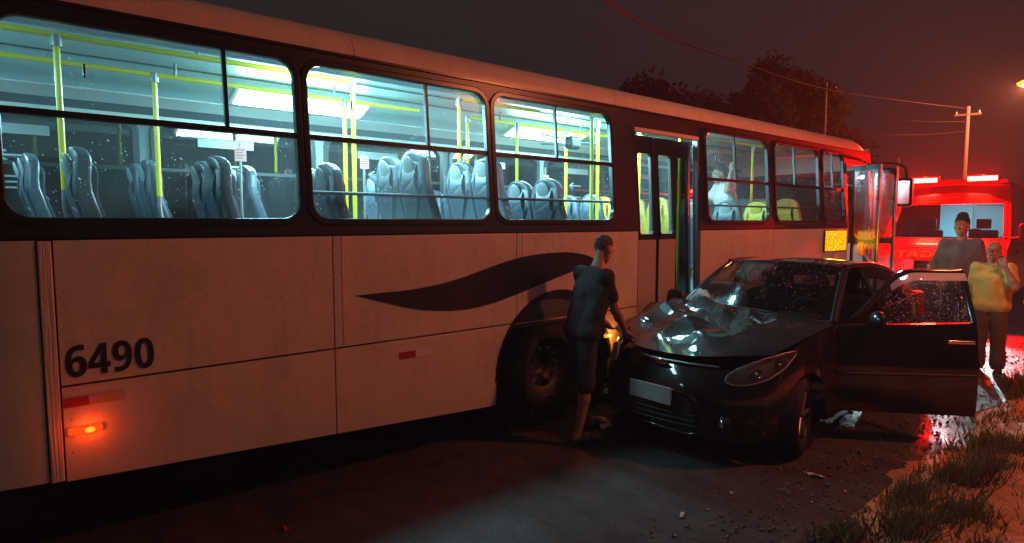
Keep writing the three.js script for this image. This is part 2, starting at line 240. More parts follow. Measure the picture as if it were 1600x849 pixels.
  // far side, ends, floor and ceiling
  {
    const s = new THREE.Shape(); s.moveTo(X0, 0.35); s.lineTo(X1, 0.35); s.lineTo(X1, 2.95); s.lineTo(X0, 2.95); s.closePath();
    const far = []; for (let k = 0; k < 7; k++) far.push([X0 + 0.35 + k * 1.6, X0 + 1.8 + k * 1.6]);
    for (const [a, b] of far) s.holes.push(rrect(a, b, 1.8, 2.68, 0.1, THREE.Path));
    wput(bus, 'far_side_wall', extr(s, 0.04, -W + 0.04), M.innerWall);
    for (const [a, b] of far) { const ring = rrect(a - 0.03, b + 0.03, 1.77, 2.71, 0.12); ring.holes.push(rrect(a + 0.02, b - 0.02, 1.82, 2.66, 0.09, THREE.Path));
      const w = wput(bus, 'far_window', extr(ring, 0.02, -W + 0.064), M.rubber); wput(w, 'pane', box(a, b, 1.8, 2.68, -W + 0.018, -W + 0.022), M.tint); wput(w, 'transom', box(a, b, 2.26, 2.29, -W + 0.03, -W + 0.055), M.rubber);
      wput(w, 'exit_notice', [box(a + 0.35, a + 0.85, 2.5, 2.58, -W + 0.066, -W + 0.068), ...[0, 1, 2].map(i => box(a + 0.45, a + 0.75, 2.16 - i * 0.045, 2.175 - i * 0.045, -W + 0.03, -W + 0.033)), rod([a + 0.5, 2.33, -W + 0.034], [a + 0.72, 2.33, -W + 0.034], 0.012), rod([a + 0.5, 2.33, -W + 0.034], [a + 0.57, 2.37, -W + 0.034], 0.012), rod([a + 0.5, 2.33, -W + 0.034], [a + 0.57, 2.29, -W + 0.034], 0.012)], M.print); }
    wput(bus, 'cabin_floor', box(X0, X1, 0.9, 1.0, -W + 0.05, -0.06), M.floor);
    wput(bus, 'chassis', [box(X0 + 0.4, X1 - 0.3, 0.48, 0.9, -1.75, -0.85)], M.ink);
    wput(bus, 'ceiling_panel', [box(X0, X1, 3.03, 3.045, -1.8, -0.7)], M.ceiling);
    const cv = (z0, y0, z1, y1) => slab(1, 1, (a, b) => [lerp(X0, X1, a), lerp(y0, y1, b), lerp(z0, z1, b)], [0, 0.012, 0]);
    wput(bus, 'ceiling_cove', [cv(-1.8, 3.03, -2.2, 2.88), cv(-0.7, 3.03, -0.3, 2.90)], M.ceiling);
    wput(bus, 'cove_strip', [cv(-2.2, 2.868, -2.33, 2.80)], M.cove);
    wput(bus, 'duct_strip', [cv(-2.33, 2.80, -2.40, 2.74)], M.duct);
    wput(bus, 'wall_head', [box(X0, X1, 2.70, 2.76, -2.43, -2.40)], M.cove);
    wput(bus, 'near_wall_head', [box(X0, X1, 2.83, 2.93, -0.3, -0.15)], M.ceiling);
    wput(bus, 'seam', [box(X0, X1, 3.022, 3.03, -1.72, -1.7), box(X0, X1, 3.022, 3.03, -1.3, -1.28)], M.duct);
    wput(bus, 'far_ledge', [box(X0, X1, 1.72, 1.79, -2.46, -2.36)], M.innerWall);
    wput(bus, 'near_ledge', [box(X0 + 0.1, DOOR[0], 1.0, 1.78, -0.075, -0.055), box(DOOR[1], FDOOR[0], 1.0, 1.78, -0.075, -0.055)], M.innerWall);
    wput(bus, 'front_wall', [box(X1 - 0.03, X1 + 0.02, 0.4, 1.45, -W + 0.06, -0.04)], M.busWhite);
    wput(bus, 'windscreen', box(X1 - 0.01, X1 - 0.004, 1.45, 2.66, -W + 0.1, -0.08), M.tint);
    wput(bus, 'rear_bulkhead', [box(X0 + 0.05, X0 + 0.08, 1.0, 2.9, -W + 0.1, -0.1)], M.innerWall);
    wput(bus, 'cab_partition', [box(9.92, 9.95, 1.0, 2.2, -2.42, -1.2)], M.innerWall);
  }
  // ceiling lamps
  const lampC = [0.46, 1, 1.17];
  for (const [x, k] of [[-0.95, 0.5], [2.3, 1], [5.5, 1], [8.6, 0.02]]) for (const side of [0, 1]) {
    const z = side ? -0.5 : -2.0, y = 2.945, ny = side ? [0, -0.9, -0.35] : [0, -0.9, 0.35], t = side ? 0.37 : -0.37;
    const f = wput(bus, 'ceiling_lamp', rbox(-0.66, 0.66, -0.02, 0.02, -0.15, 0.15, 0.012).rotateX(t).translate(x, y, z), M.white);
    wput(f, 'diffuser', rbox(-0.62, 0.62, -0.034, -0.012, -0.13, 0.13, 0.01).rotateX(t).translate(x, y, z), glow([0.72, 1, 1], 5 * k));
    area(bus, lampC, (side ? 75 : 235) * k, 1.2, 0.26, [x - 5.2, y + ny[1] * 0.05, z + ny[2] * 0.05 + 1.25], ny);
  }
  // grab rails
  const joint = (x, y, z, v = true) => new THREE.CylinderGeometry(0.03, 0.03, 0.07, 12).rotateX(0).rotateZ(v ? 0 : Math.PI / 2).translate(x, y, z);
  for (const [z, y, a, b] of [[-0.85, 2.935, X0 + 0.2, 2.25], [-0.85, 2.935, 3.3, 4.3], [-1.55, 2.92, X0 + 0.2, 3.3], [-1.55, 2.92, 3.9, 9.6], [-0.85, 2.935, 6.0, 9.6]]) {
    const r = wput(bus, 'grab_rail', rod([a, y, z], [b, y, z], 0.019), M.yellow);
    for (let x = a + 0.45; x < b; x += 1.3) wput(r, 'hanger', rod([x, y, z], [x + 0.01, 3.04, z], 0.012), M.steel);
  }
  for (const [x, z, y0] of [[0.32, -0.85, 2.0], [2.25, -0.85, 1.5], [3.3, -0.85, 1.0], [4.72, -0.5, 1.0], [5.2, -0.85, 1.0], [5.75, -0.7, 1.0], [6.05, -0.35, 1.0], [7.2, -0.85, 1.0], [8.6, -0.85, 1.0], [0.96, -1.55, 2.0], [2.5, -1.55, 1.6], [3.9, -1.55, 1.0], [4.6, -1.55, 1.0], [5.4, -1.55, 1.0], [6.6, -1.55, 1.0], [8.2, -1.55, 1.0]]) {
    const p = wput(bus, 'grab_pole', rod([x, y0, z], [x, 2.93, z], 0.018), M.yellow); wput(p, 'clamp', joint(x, 2.9, z), M.steel);
    if (y0 > 1.4) wput(p, 'lower_tube', tube([[x, y0, z], [x, y0 - 0.12, z], [x + 0.05, y0 - 0.35, z], [x + 0.12, 1.4, z]], 0.017), M.steel);
  }
  for (const [x, z, y] of [[1.55, -1.5, 2.36], [2.66, -1.5, 2.36], [3.6, -1.2, 2.3], [5.0, -1.5, 2.3]]) { const p = wput(bus, 'notice_post', rod([x, 1.8, z], [x, 2.45, z], 0.011), M.steel); wput(p, 'notice_card', rbox(x - 0.045, x + 0.045, y - 0.06, y + 0.06, z + 0.012, z + 0.018, 0.002), M.card); wput(p, 'notice_print', [0, 1, 2, 3].map(i => box(x - 0.032, x + 0.03 - (i % 2) * 0.015, y + 0.03 - i * 0.022, y + 0.036 - i * 0.022, z + 0.0185, z + 0.0195)), M.tapeRed); }
  // seats
  const backS = new THREE.Shape(); backS.moveTo(-0.2, 0); backS.bezierCurveTo(-0.225, 0.3, -0.2, 0.52, -0.15, 0.68); backS.bezierCurveTo(-0.12, 0.78, 0.12, 0.78, 0.15, 0.68); backS.bezierCurveTo(0.2, 0.52, 0.225, 0.3, 0.2, 0); backS.closePath();
  const slot = (c) => { const p = new THREE.Path(); p.moveTo(c, 0.46); p.bezierCurveTo(c * 1.35, 0.5, c * 1.3, 0.62, c * 0.95, 0.67); p.bezierCurveTo(c * 0.72, 0.62, c * 0.72, 0.52, c, 0.46); return p; };
  backS.holes.push(slot(0.115), slot(-0.115));
  const backG = new THREE.ExtrudeGeometry(backS, { depth: 0.03, bevelEnabled: true, bevelThickness: 0.022, bevelSize: 0.02, bevelSegments: 3, curveSegments: 10 });
  { const p = backG.attributes.position; for (let i = 0; i < p.count; i++) { const x = p.getX(i), y = p.getY(i); p.setZ(i, p.getZ(i) + 0.6 * x * x - 0.36 * y * (1 - 0.35 * y) + 0.06 * sm(0.5, 0.75, y)); } backG.rotateY(Math.PI / 2); backG.computeVertexNormals(); }
  const cushG = rbox(0, 0.42, -0.09, 0, -0.2, 0.2, 0.035), legG = merge([box(0.08, 0.3, -0.4, -0.09, -0.04, 0.04), box(0.02, 0.36, -0.42, -0.4, -0.12, 0.12)]);
  const headG = new THREE.SphereGeometry(1, 18, 12).scale(0.02, 0.105, 0.085).rotateZ(0.3).translate(-0.155, 0.64, 0);
  const padG = backG.clone().scale(1, 0.86, 0.84).translate(0.03, 0.03, 0);
  function seat(x, z, y = 1.45, yellow = false) {
    const m = yellow ? M.seatYellow : M.seat, c = put(bus, 'seat', cushG, M.seatPad); c.position.set(x - 5.2, y, z + 1.25);
    put(c, 'backrest', backG, m); put(c, 'back_pad', padG, yellow ? M.seatYellow : M.seatPad); put(c, 'headrest', headG, yellow ? M.seatYellow : M.seatHead); put(c, 'pedestal', legG, M.darkSteel);
  }
  for (const x of [-0.35, 0.37, 1.08, 1.80, 2.50, 3.22, 3.92]) { const y = x < 2 ? 1.44 : x < 3.4 ? 1.57 : 1.43; seat(x + 0.1, -0.31, y); seat(x + 0.12, -0.73, y); }
  for (const x of [6.45, 7.15]) seat(x, -0.31, 1.3); seat(7.9, -0.31, 1.3, true); for (const z of [-0.31, -0.73]) seat(8.7, z, 1.36, true);
  for (let k = 0; k < 13; k++) { const x = -0.45 + k * 0.74; seat(x, -2.2, k < 6 ? 1.52 : 1.4, k > 9); seat(x + 0.02, -1.78, k < 6 ? 1.52 : 1.4, k > 9); }
  // fare post and fan-like box seen through the third window
  wput(bus, 'fare_machine', [rbox(4.35, 4.55, 1.35, 1.75, -1.3, -1.1, 0.03), rod([4.45, 1.0, -1.2], [4.45, 1.4, -1.2], 0.03)], M.seatYellow);
  wput(bus, 'ceiling_speaker', [rbox(4.78, 4.96, 2.6, 2.74, -0.98, -0.86, 0.04), rod([4.4, 2.72, -0.92], [4.8, 2.7, -0.92], 0.008), rod([4.4, 2.62, -0.92], [4.8, 2.64, -0.92], 0.008), rod([4.96, 2.68, -0.92], [5.2, 2.68, -0.86], 0.008)], M.seat);

  // middle door: the rear leaf shut, the front leaf folded into the step well
  {
    const D0 = DOOR[0], D1 = DOOR[1];
    wput(bus, 'door_header', lean(rbox(D0 - 0.02, D1 + 0.02, 2.70, 2.745, -0.04, 0.018, 0.008)), M.busWhite);
    wput(bus, 'door_post', lean(rbox(D1 - 0.012, D1 + 0.02, 0.35, 2.7, -0.05, 0.018, 0.006)), M.steel);
    wput(bus, 'door_post', lean(rbox(D0 - 0.055, D0 + 0.01, 0.35, 2.7, -0.07, 0.006, 0.006)), M.rubber);
    for (const [a, b] of [[D0 + 0.02, D0 + 0.35], [D0 + 0.36, D0 + 0.69]]) {
      const s = rrect(a, b, 0.38, 2.68, 0.02); s.holes.push(rrect(a + 0.06, b - 0.06, 1.68, 2.5, 0.03, THREE.Path));
      const d = wput(bus, 'door_leaf', lean(extr(s, 0.035, -0.04, 0.005)), M.rubber);
      wput(d, 'pane', lean(grid(1, 1, (u, v) => [lerp(a + 0.05, b - 0.05, u), lerp(1.66, 2.52, v), -0.058])), M.glass);
      wput(d, 'lower_board', uvXY(rbox(a + 0.02, b - 0.02, 0.42, 1.62, -0.042, -0.034, 0.003)), mat([0.42, 0.37, 0.33], 0.4));
    }
    { const p = D0 + 0.70, q = D1 - 0.02, s = rrect(p, q, 0.38, 2.68, 0.02); s.holes.push(rrect(p + 0.07, q - 0.07, 0.75, 2.5, 0.03, THREE.Path));
      const d = wput(bus, 'door_leaf', lean(extr(s, 0.035, -0.07, 0.005)), M.rubber); wput(d, 'pane', lean(grid(1, 1, (u, v) => [lerp(p + 0.06, q - 0.06, u), lerp(0.74, 2.51, v), -0.088])), pane([0.05, 0.055, 0.06], 0.08)); }
    wput(bus, 'step', [box(D0, D1, 0.34, 0.4, -0.5, -0.05), box(D0, D1, 0.62, 0.68, -0.75, -0.35)], M.floor);
    wput(bus, 'step_wall', [box(D0 - 0.03, D0 - 0.01, 0.35, 1.0, -0.8, -0.05), box(D1 + 0.01, D1 + 0.03, 0.35, 1.0, -0.8, -0.05)], M.innerWall);
    wput(bus, 'door_handrail', rod([D1 - 0.2, 1.0, -0.18], [D1 - 0.2, 2.4, -0.24], 0.017), M.yellow);
    wput(bus, 'door_handrail', rod([D0 + 0.5, 1.05, -0.16], [D0 + 0.46, 2.6, -0.24], 0.017), M.yellow);
  }
  // front door: two leaves swung out
  {
    for (const [x, len] of [[10.02, 0.40], [10.80, 0.36]]) {
      const s = rrect(0.015, len, 0.42, 2.66, 0.02); s.holes.push(rrect(0.055, len - 0.04, 1.56, 2.56, 0.03, THREE.Path)); s.holes.push(rrect(0.055, len - 0.04, 0.5, 1.46, 0.03, THREE.Path));
      const d = wput(bus, 'front_door_leaf', extr(s, 0.035, 0).rotateY(-Math.PI / 2).translate(x, 0, 0), M.rubber);
      wput(d, 'pane', grid(1, 1, (u, v) => [x - 0.017, lerp(1.54, 2.58, v), lerp(0.05, len - 0.03, u)]), M.glass); wput(d, 'pane', grid(1, 1, (u, v) => [x - 0.017, lerp(0.48, 1.48, v), lerp(0.05, len - 0.03, u)]), M.glass);
      wput(d, 'door_edge', rbox(x - 0.04, x + 0.005, 0.42, 2.66, len, len + 0.02, 0.006), M.steel);
    }
    wput(bus, 'front_handrail', tube([[10.06, 1.62, 0.05], [10.1, 1.5, 0.12], [10.3, 1.25, 0.16], [10.7, 1.05, 0.18]], 0.017), M.yellow);
    wput(bus, 'orange_reflector', rbox(10.0, 10.05, 1.3, 1.5, 0.14, 0.22, 0.01), mat([0.8, 0.22, 0.02], 0.3));
    wput(bus, 'front_pillar', lean(rbox(FDOOR[1], X1, 0.4, 2.7, -0.08, 0.0, 0.02)), M.busBlack);
    wput(bus, 'door_header', lean(rbox(FDOOR[0] - 0.02, FDOOR[1] + 0.02, 2.66, 2.70, -0.04, 0.014, 0.006)), M.steel);
    wput(bus, 'step', [box(FDOOR[0], FDOOR[1], 0.36, 0.42, -0.6, -0.05)], M.floor);
    const mr = wput(bus, 'mirror_arm', tube([[10.95, 2.72, -0.1], [11.2, 2.76, 0.1], [11.35, 2.7, 0.28], [11.38, 2.5, 0.32]], 0.018), M.rubber);
    wput(mr, 'mirror_head', rbox(11.3, 11.44, 2.05, 2.52, 0.2, 0.42, 0.05), M.rubber); wput(mr, 'mirror_glass', box(11.294, 11.298, 2.1, 2.47, 0.23, 0.39), M.chrome);
  }
  // rain on panels and panes
  {
    const r = rng(21), bead = new THREE.IcosahedronGeometry(1, 1), d = new THREE.Object3D();
    const n1 = 4200, a = new THREE.InstancedMesh(bead, M.bead, n1); a.name = 'raindrops'; a.userData.kind = 'stuff';
    for (let i = 0; i < n1; i++) { let x, y, hit; do { x = lerp(0.2, 9.9, Math.pow(r(), 0.8)); y = 0.98 + 0.73 * Math.pow(r(), 0.55); hit = (x > 4.84 && x < 5.99) || noise3(x * 1.3, y * 1.3, 5) < -0.25 || (Math.hypot(x - 3.76, y - 0.49) < 0.72) || (x > 8.2 && x < 9.6 && Math.hypot(x - 8.9, y - 0.49) < 0.64) || (x > 9.08 && y < 1.7 && y > 1.35); } while (hit);
      const s = 0.0018 + 0.0044 * r() ** 2.2; d.position.set(x - 5.2, y, 1.2515); d.scale.set(s * 0.9, s * (1 + 0.9 * r()), s * 0.5); d.rotation.set(0, 0, 0); d.updateMatrix(); a.setMatrixAt(i, d.matrix); }
    a.castShadow = a.receiveShadow = true; bus.add(a);
    const n2 = 2200, b = new THREE.InstancedMesh(bead, M.drop, n2); b.name = 'raindrops'; b.userData.kind = 'stuff';
    for (let i = 0; i < n2; i++) { const w = WIN[Math.min(5, Math.floor(Math.pow(r(), 0.9) * 6))]; let x, y; do { x = lerp(w[0] + 0.02, w[1] - 0.02, r()); y = lerp(WY0 + 0.02, WY1 - 0.02, Math.pow(r(), 1.15)); } while (noise3(x * 2.2, y * 2.2, 1) < -0.1 + 0.25 * r());
      const s = 0.0012 + 0.0026 * r() ** 2.5, st = 1.2 + 3.4 * r() ** 3; d.position.set(x - 5.2, y, leanZ(y) - 0.0115 + 1.25); d.scale.set(s, s * st, s * 0.6); d.rotation.set(0, 0, 0.5 + 0.25 * r()); d.updateMatrix(); b.setMatrixAt(i, d.matrix); }
    bus.add(b);
  }
}

// ---------------------------------------------------------------- the crashed car (nose towards -x, its own left towards +z)
const car = thing('crashed_car', 'black wrecked hatchback with crumpled bonnet and driver door hanging open', 'car', [5.85, 0, 0.95]);
{
  const CX = 3.85, CZ = 0.95, P = (u, y, w) => [CX + u, y, CZ + w];
  const outl = new THREE.SplineCurve([[0, 0], [0.012, 0.25], [0.06, 0.46], [0.17, 0.65], [0.36, 0.775], [0.62, 0.83], [0.95, 0.85], [1.4, 0.855], [2.4, 0.86], [3.1, 0.85], [3.5, 0.81], [3.76, 0.7], [3.9, 0.45], [3.95, 0.2], [3.955, 0]].map(p => new THREE.Vector2(...p)));
  const OL = outl.getSpacedPoints(400), uOf = t => OL[Math.round(clamp(t) * 400)];
  const tAtU = u => { let b = 0; for (let i = 0; i <= 400; i++) if (OL[i].x <= u && OL[i].y > 0) b = i; return b / 400; };
  const curve = pts => x => { for (let i = 1; i < pts.length; i++) if (x <= pts[i][0]) { const a = pts[i - 1], b = pts[i], t = (x - a[0]) / (b[0] - a[0]); return lerp(a[1], b[1], t); } return pts[pts.length - 1][1]; };
  const ytop = curve([[0, 0.70], [0.1, 0.715], [0.3, 0.78], [0.55, 0.85], [0.9, 0.905], [1.3, 0.95], [2, 0.975], [3, 1.02], [3.6, 1.06], [3.96, 1.02]]);
  const AX = [0.82, 3.31], AR = 0.345;
  const ybot = u => { let y = u < 0.3 ? 0.19 : u > 3.6 ? 0.26 : 0.20; for (const c of AX) if (Math.abs(u - c) < AR) y = Math.max(y, 0.30 + Math.sqrt(AR * AR - (u - c) ** 2)); return y; };
  const skin = (t, y) => { const p = uOf(t), u = p.x, n = 1 - sm(0.25, 0.9, u), q = (y - 0.52) / 0.45; // the nose leans back above the bumper line
    return [u + n * (0.16 * Math.max(0, (y - 0.5) / 0.2) ** 1.6 * 0.6 + 0.12 * Math.max(0, (0.34 - y) / 0.16) ** 2 * 0.5), y, p.y * (1 - 0.035 * q * q - (q > 0.35 ? 0.05 * (q - 0.35) : 0)) + (y > 0.58 && y < 0.66 && u > 1 ? 0.006 : 0)]; };
  const dent = (u, y, w) => { if (w > 0.1) return 0; const m = sm(0.9, 0.1, u) * sm(0.1, -0.5, w); return m; };
  function shell(name, t0, t1, side, y0, y1, nu = 40, nv = 12, m = M.paint) {
    const g = grid(nu, nv, (a, b) => { const t = lerp(t0, t1, a), u = uOf(t).x, lo = Math.max(y0, ybot(u)), hi = Math.max(lo + 0.004, Math.min(y1, ytop(u))); const s = skin(t, lerp(lo, hi, b)); let [x, y, w] = s; w *= side;
      const k = dent(x, y, w); if (k > 0) { x += k * (0.10 + 0.05 * noise3(y * 5, w * 6, 2)); y += k * 0.03 * noise3(w * 7, x * 5, 6); }
      return P(x, y, w); });
    return wput(car, name, g, m);
  }
  const tb = tAtU(0.46), tf = tAtU(1.37), td = tAtU(2.42), tq = tAtU(3.62);
  for (const s of [1, -1]) {
    shell('front_bumper', 0, tb, s, 0, 2, 40, 16); shell('front_wing', tb, tf, s, 0, 2, 40, 12);
    if (s < 0) shell('front_door', tf + 0.002, td - 0.002, s, 0, 2, 24, 12);
    shell('rear_quarter', td, tq, s, 0, 2, 40, 12); shell('rear_bumper', tq, 1, s, 0, 2, 24, 12);
    if (s < 0) wput(car, 'door_handle', rbox(...[P(2.2, 0, 0)[0], P(2.38, 0, 0)[0], 0.85, 0.88, CZ - 0.86, CZ - 0.83], 0.01), M.paint);
  }
  // bonnet, buckled towards the struck corner
  const tri = x => Math.abs(((x % 1) + 1) % 1 - 0.5) * 2;
  wput(car, 'bonnet', grid(64, 64, (a, bb) => { const b = bb * 2 - 1, uf = 0.13 + 0.32 * Math.abs(b) ** 2.6, u = lerp(uf, 1.24 + 0.14 * b * b, a), wmax = 0.815 * (uOf(tAtU(Math.max(u, 0.3))).y / 0.85) * 0.985, w = b * wmax;
    let y = lerp(ytop(u) + 0.004, 0.735 + 0.255 * Math.sin(Math.min(1, u / 1.3) * 1.45), 1 - Math.abs(b) ** 4) + 0.004;
    const m = sm(0.6, -0.45, w) * sm(0.06, 0.35, a) * (1 - 0.35 * a), k = tri(u * 1.9 + w * 1.1) * 0.09 + tri(u * 0.7 - w * 2.1 + 0.3) * 0.07;
    y += m * k + 0.005 * m * noise3(u * 5, w * 5, 3); const c = sm(0.7, 0.0, Math.abs(w - 0.15)) * sm(0.55, 1, a) * 0.035 * tri(w * 4 + u * 2); y += c;
    return P(u + m * 0.07, y, w); }).toNonIndexed(), M.paint).geometry.computeVertexNormals();
  wput(car, 'bonnet_edge_strip', tube([-0.5, -0.3, -0.1, 0.1, 0.3, 0.48].map(w => { const a = Math.abs(w); return P(0.09 + 0.6 * a ** 2.6 + (w < -0.2 ? 0.06 : 0), 0.728, w); }), 0.009, 30, 6), M.steel);
  wput(car, 'front_emblem', new THREE.SphereGeometry(1, 24, 12).scale(0.016, 0.032, 0.075).rotateZ(0.4).translate(...P(0.055, 0.715, 0.04)), M.chrome);
  // grille, plate, lower lip, fog lamps
  {
    const g = wput(car, 'grille', grid(30, 6, (a, b) => { const w = lerp(-0.42, 0.42, a) * lerp(1, 0.78, b), s = skin(0.0, lerp(0.26, 0.5, b)); return P(0.006 + 0.33 * w * w + s[0] - 0.03, lerp(0.26, 0.5, b), w); }), M.plastic);
    for (let k = 0; k < 6; k++) { const y = 0.285 + k * 0.038; wput(g, 'grille_bar', tube([-0.4, -0.2, 0, 0.2, 0.4].map(w => P(-0.03 + 0.33 * w * w, y, w * (1 - k * 0.035))), 0.008, 20, 5), M.plastic); }
    wput(g, 'grille_surround', tube([[-0.34, 0.51], [0, 0.515], [0.34, 0.51], [0.44, 0.38], [0.41, 0.245], [0, 0.235], [-0.41, 0.245], [-0.44, 0.38]].map(([w, y]) => P(-0.026 + 0.33 * w * w, y, w)), 0.012, 70, 6, true), M.paint);
    wput(car, 'number_plate', rbox(-0.008, 0.008, -0.068, 0.068, -0.2, 0.2, 0.006).rotateY(-0.03).translate(...P(-0.05, 0.49, 0.03)), mat([0.34, 0.33, 0.31], 0.45));
    for (const w of [0.56, -0.56]) { const f = wput(car, 'fog_lamp', new THREE.CylinderGeometry(0.06, 0.07, 0.05, 20).rotateZ(Math.PI / 2).rotateY(-0.75 * Math.sign(w)).translate(...P(0.135, 0.33, w)), M.plastic);
      wput(f, 'reflector', new THREE.SphereGeometry(0.045, 16, 10).rotateZ(Math.PI / 2).translate(...P(0.125, 0.33, w * 1.01)), M.chrome); }
  }
  // headlamps: chrome bowls under a clear cover that wraps round the wing
  function headlamp(side, shift = [0, 0, 0], cover = pane([0.95, 0.95, 0.95], 0.05)) {
    const f = (a, b, off) => { const t = lerp(0.112, 0.222, a), wdt = Math.sin(Math.PI * Math.pow(a * 0.94 + 0.03, 0.75)), mid = lerp(0.655, 0.815, a ** 1.1), y = mid + (b - 0.5) * 0.155 * wdt ** 0.8, s = skin(t, y), p = uOf(t), n = 0.5 + 0.5 * sm(0.3, 0, p.x);
      return [s[0] - off * n, y + off * 0.3, (s[2] + off * (1.2 - n)) * side]; };
    const dx = g => g.translate(...shift);
    const G = off => dx(grid(24, 12, (a, b) => P(...f(a, b, off))));
    const h = wput(car, 'headlamp', G(0.012), mat([0.12, 0.11, 0.11], 0.35, { metalness: 0.6 }));
    for (const [a, r] of [[0.34, 0.036], [0.66, 0.042]]) { const c = f(a, 0.45, 0.03), bowl = new THREE.SphereGeometry(r, 20, 12, 0, Math.PI * 2, 0, Math.PI * 0.5).scale(1, 0.5, 1).rotateZ(-Math.PI / 2); bowl.rotateY(side * 0.25);
      wput(h, 'reflector', dx(bowl.translate(...P(c[0] - 0.006, c[1], c[2]))), M.chrome); wput(h, 'bulb', dx(new THREE.SphereGeometry(0.013, 10, 8).translate(...P(c[0] - 0.02, c[1], c[2]))), M.amberGlass); }
    wput(h, 'lens', G(0.048), cover);
    const rim = []; for (let i = 0; i <= 24; i++) rim.push(P(...f(i / 24, 0, 0.04))); for (let i = 24; i >= 0; i--) rim.push(P(...f(i / 24, 1, 0.04)));
    wput(h, 'lens_rim', dx(tube(rim, 0.006, 80, 5, true)), M.steel);
    return h;
  }
  headlamp(1); const hr = headlamp(-1, [-0.14, 0.03, 0.22], mat([0.6, 0.62, 0.62], 0.35, { transmission: 0.4, thickness: 0 })); hr.userData.label = 'knocked loose headlamp pushed out of its housing';
  // wheels
  for (const u of AX) for (const s of [1, -1]) {
    const prof = [[0.2, -0.085], [0.25, -0.095], [0.285, -0.09], [0.3, -0.065], [0.3, 0.065], [0.285, 0.09], [0.25, 0.095], [0.2, 0.085]].map(p => new THREE.Vector2(...p)), turn = u < 1 ? 0.25 : 0;
    const pl = g => g.rotateX(Math.PI / 2).rotateY(turn).translate(...P(u, 0.3, s * 0.74));
    const w = wput(car, 'wheel', pl(new THREE.LatheGeometry(prof, 40)), M.tyre);
    wput(w, 'rim', pl(new THREE.LatheGeometry([[0.0, 0.02], [0.06, 0.03], [0.07, 0.01], [0.17, 0.0], [0.19, 0.05], [0.205, 0.085]].map(p => new THREE.Vector2(p[0], p[1] * s)), 36)), M.darkSteel);
    for (let i = 0; i < 5; i++) wput(w, 'spoke', rod([0.03, 0, 0.055 * s], [0.19, 0, 0.07 * s], 0.022, 0.018, 6).rotateZ(i * Math.PI * 0.4).rotateY(turn).translate(...P(u, 0.3, s * 0.74)), M.steel);
    wput(car, 'wheel_housing', new THREE.CylinderGeometry(AR - 0.003, AR - 0.003, 0.3, 30, 1, true, -Math.PI / 2, Math.PI).rotateX(Math.PI / 2).translate(...P(u, 0.3, s * 0.66)), M.plastic);
  }
  // greenhouse
  const wsB = b => [1.22 + 0.27 * b * b, 0.965 - 0.01 * b * b, b * 0.73], wsT = b => [2.0 + 0.12 * b * b, 1.415 - 0.035 * b * b, b * 0.56];
  const wsP = (a, bb) => { const b = bb * 2 - 1, p = wsB(b), q = wsT(b), k = 0.05 * Math.sin(Math.PI * a) * (1 - b * b * 0.6); return P(lerp(p[0], q[0], a) - k * 0.5, lerp(p[1], q[1], a) + k, lerp(p[2], q[2], a)); };
  wput(car, 'windscreen', grid(12, 24, wsP), pane([0.5, 0.52, 0.5], 0.13));
  wput(car, 'windscreen_seal', tube(Array.from({ length: 13 }, (_, i) => wsP(1, i / 12)), 0.012, 30, 6), M.plastic); wput(car, 'windscreen_seal', tube(Array.from({ length: 13 }, (_, i) => wsP(0, i / 12)), 0.016, 30, 6), M.plastic);
  for (const s of [0, 1]) wput(car, 'front_pillar', tube([0, 0.25, 0.5, 0.75, 1].map(a => { const p = wsP(a, s); return [p[0] + 0.015, p[1] - 0.006, p[2] + (s ? 1 : -1) * 0.012]; }), 0.034, 24, 8), M.paint);
  const rf = (a, bb) => { const b = bb * 2 - 1, u = lerp(2.0 + 0.12 * b * b, 3.5 - 0.06 * b * b, a), w = b * lerp(0.56, 0.55, a); return P(u, lerp(1.417, 1.39, a) + 0.045 * Math.sin(Math.PI * Math.min(1, a * 1.05)) - 0.035 * b * b - 0.16 * a ** 2.6, w); };
  wput(car, 'roof', slab(24, 24, rf, [0, -0.02, 0]), M.paint);
  wput(car, 'roof_aerial', rod(P(3.15, 1.35, 0), P(3.36, 1.5, 0), 0.006, 0.003, 6), M.plastic);
  wput(car, 'headlining', grid(10, 10, (a, b) => { const p = rf(a, b); return [p[0], p[1] - 0.035, p[2]]; }), M.cloth);
  for (const s of [1, -1]) {
    const belt = u => P(u, ytop(u) - 0.003, s * (uOf(tAtU(u)).y * 0.915)), rail = u => P(clamp(u, 2.08, 3.45), 1.385 + 0.02 * Math.sin((u - 2.1) / 1.4 * Math.PI) - 0.16 * clamp((u - 2.08) / 1.4) ** 2.6, s * 0.575);
    wput(car, 'roof_rail', tube([2.1, 2.4, 2.8, 3.2, 3.5].map(u => rail(u)), 0.026, 24, 8), M.paint);
    wput(car, 'door_pillar', slab(1, 6, (a, b) => { const u = 2.40 + a * 0.09, p = belt(u), q = rail(u); return [0, 1, 2].map(i => lerp(p[i], q[i], b)); }, [0, 0, -0.03 * s]), M.paint);
    wput(car, 'rear_side_window', grid(12, 6, (a, b) => { const u = lerp(2.49, 3.15, a), p = belt(u), q = rail(Math.min(u + 0.03 * b, 3.3)); return [0, 1, 2].map(i => lerp(p[i], q[i], b)); }), pane([0.35, 0.36, 0.36]));
    wput(car, 'rear_pillar', slab(6, 6, (a, b) => { const u = lerp(3.15, 3.72, a), p = belt(u), q = rail(lerp(3.2, 3.5, a)); return [0, 1, 2].map(i => lerp(p[i], q[i], b)); }, [0, 0, -0.04 * s]), M.paint);
    if (s < 0) wput(car, 'front_side_window', grid(12, 6, (a, b) => { const u = lerp(1.5, 2.4, a), p = belt(u), q = rail(u), top = b * sm(1.42, 2.1, u); return [0, 1, 2].map(i => lerp(p[i], q[i], top)); }), pane([0.5, 0.52, 0.52]));
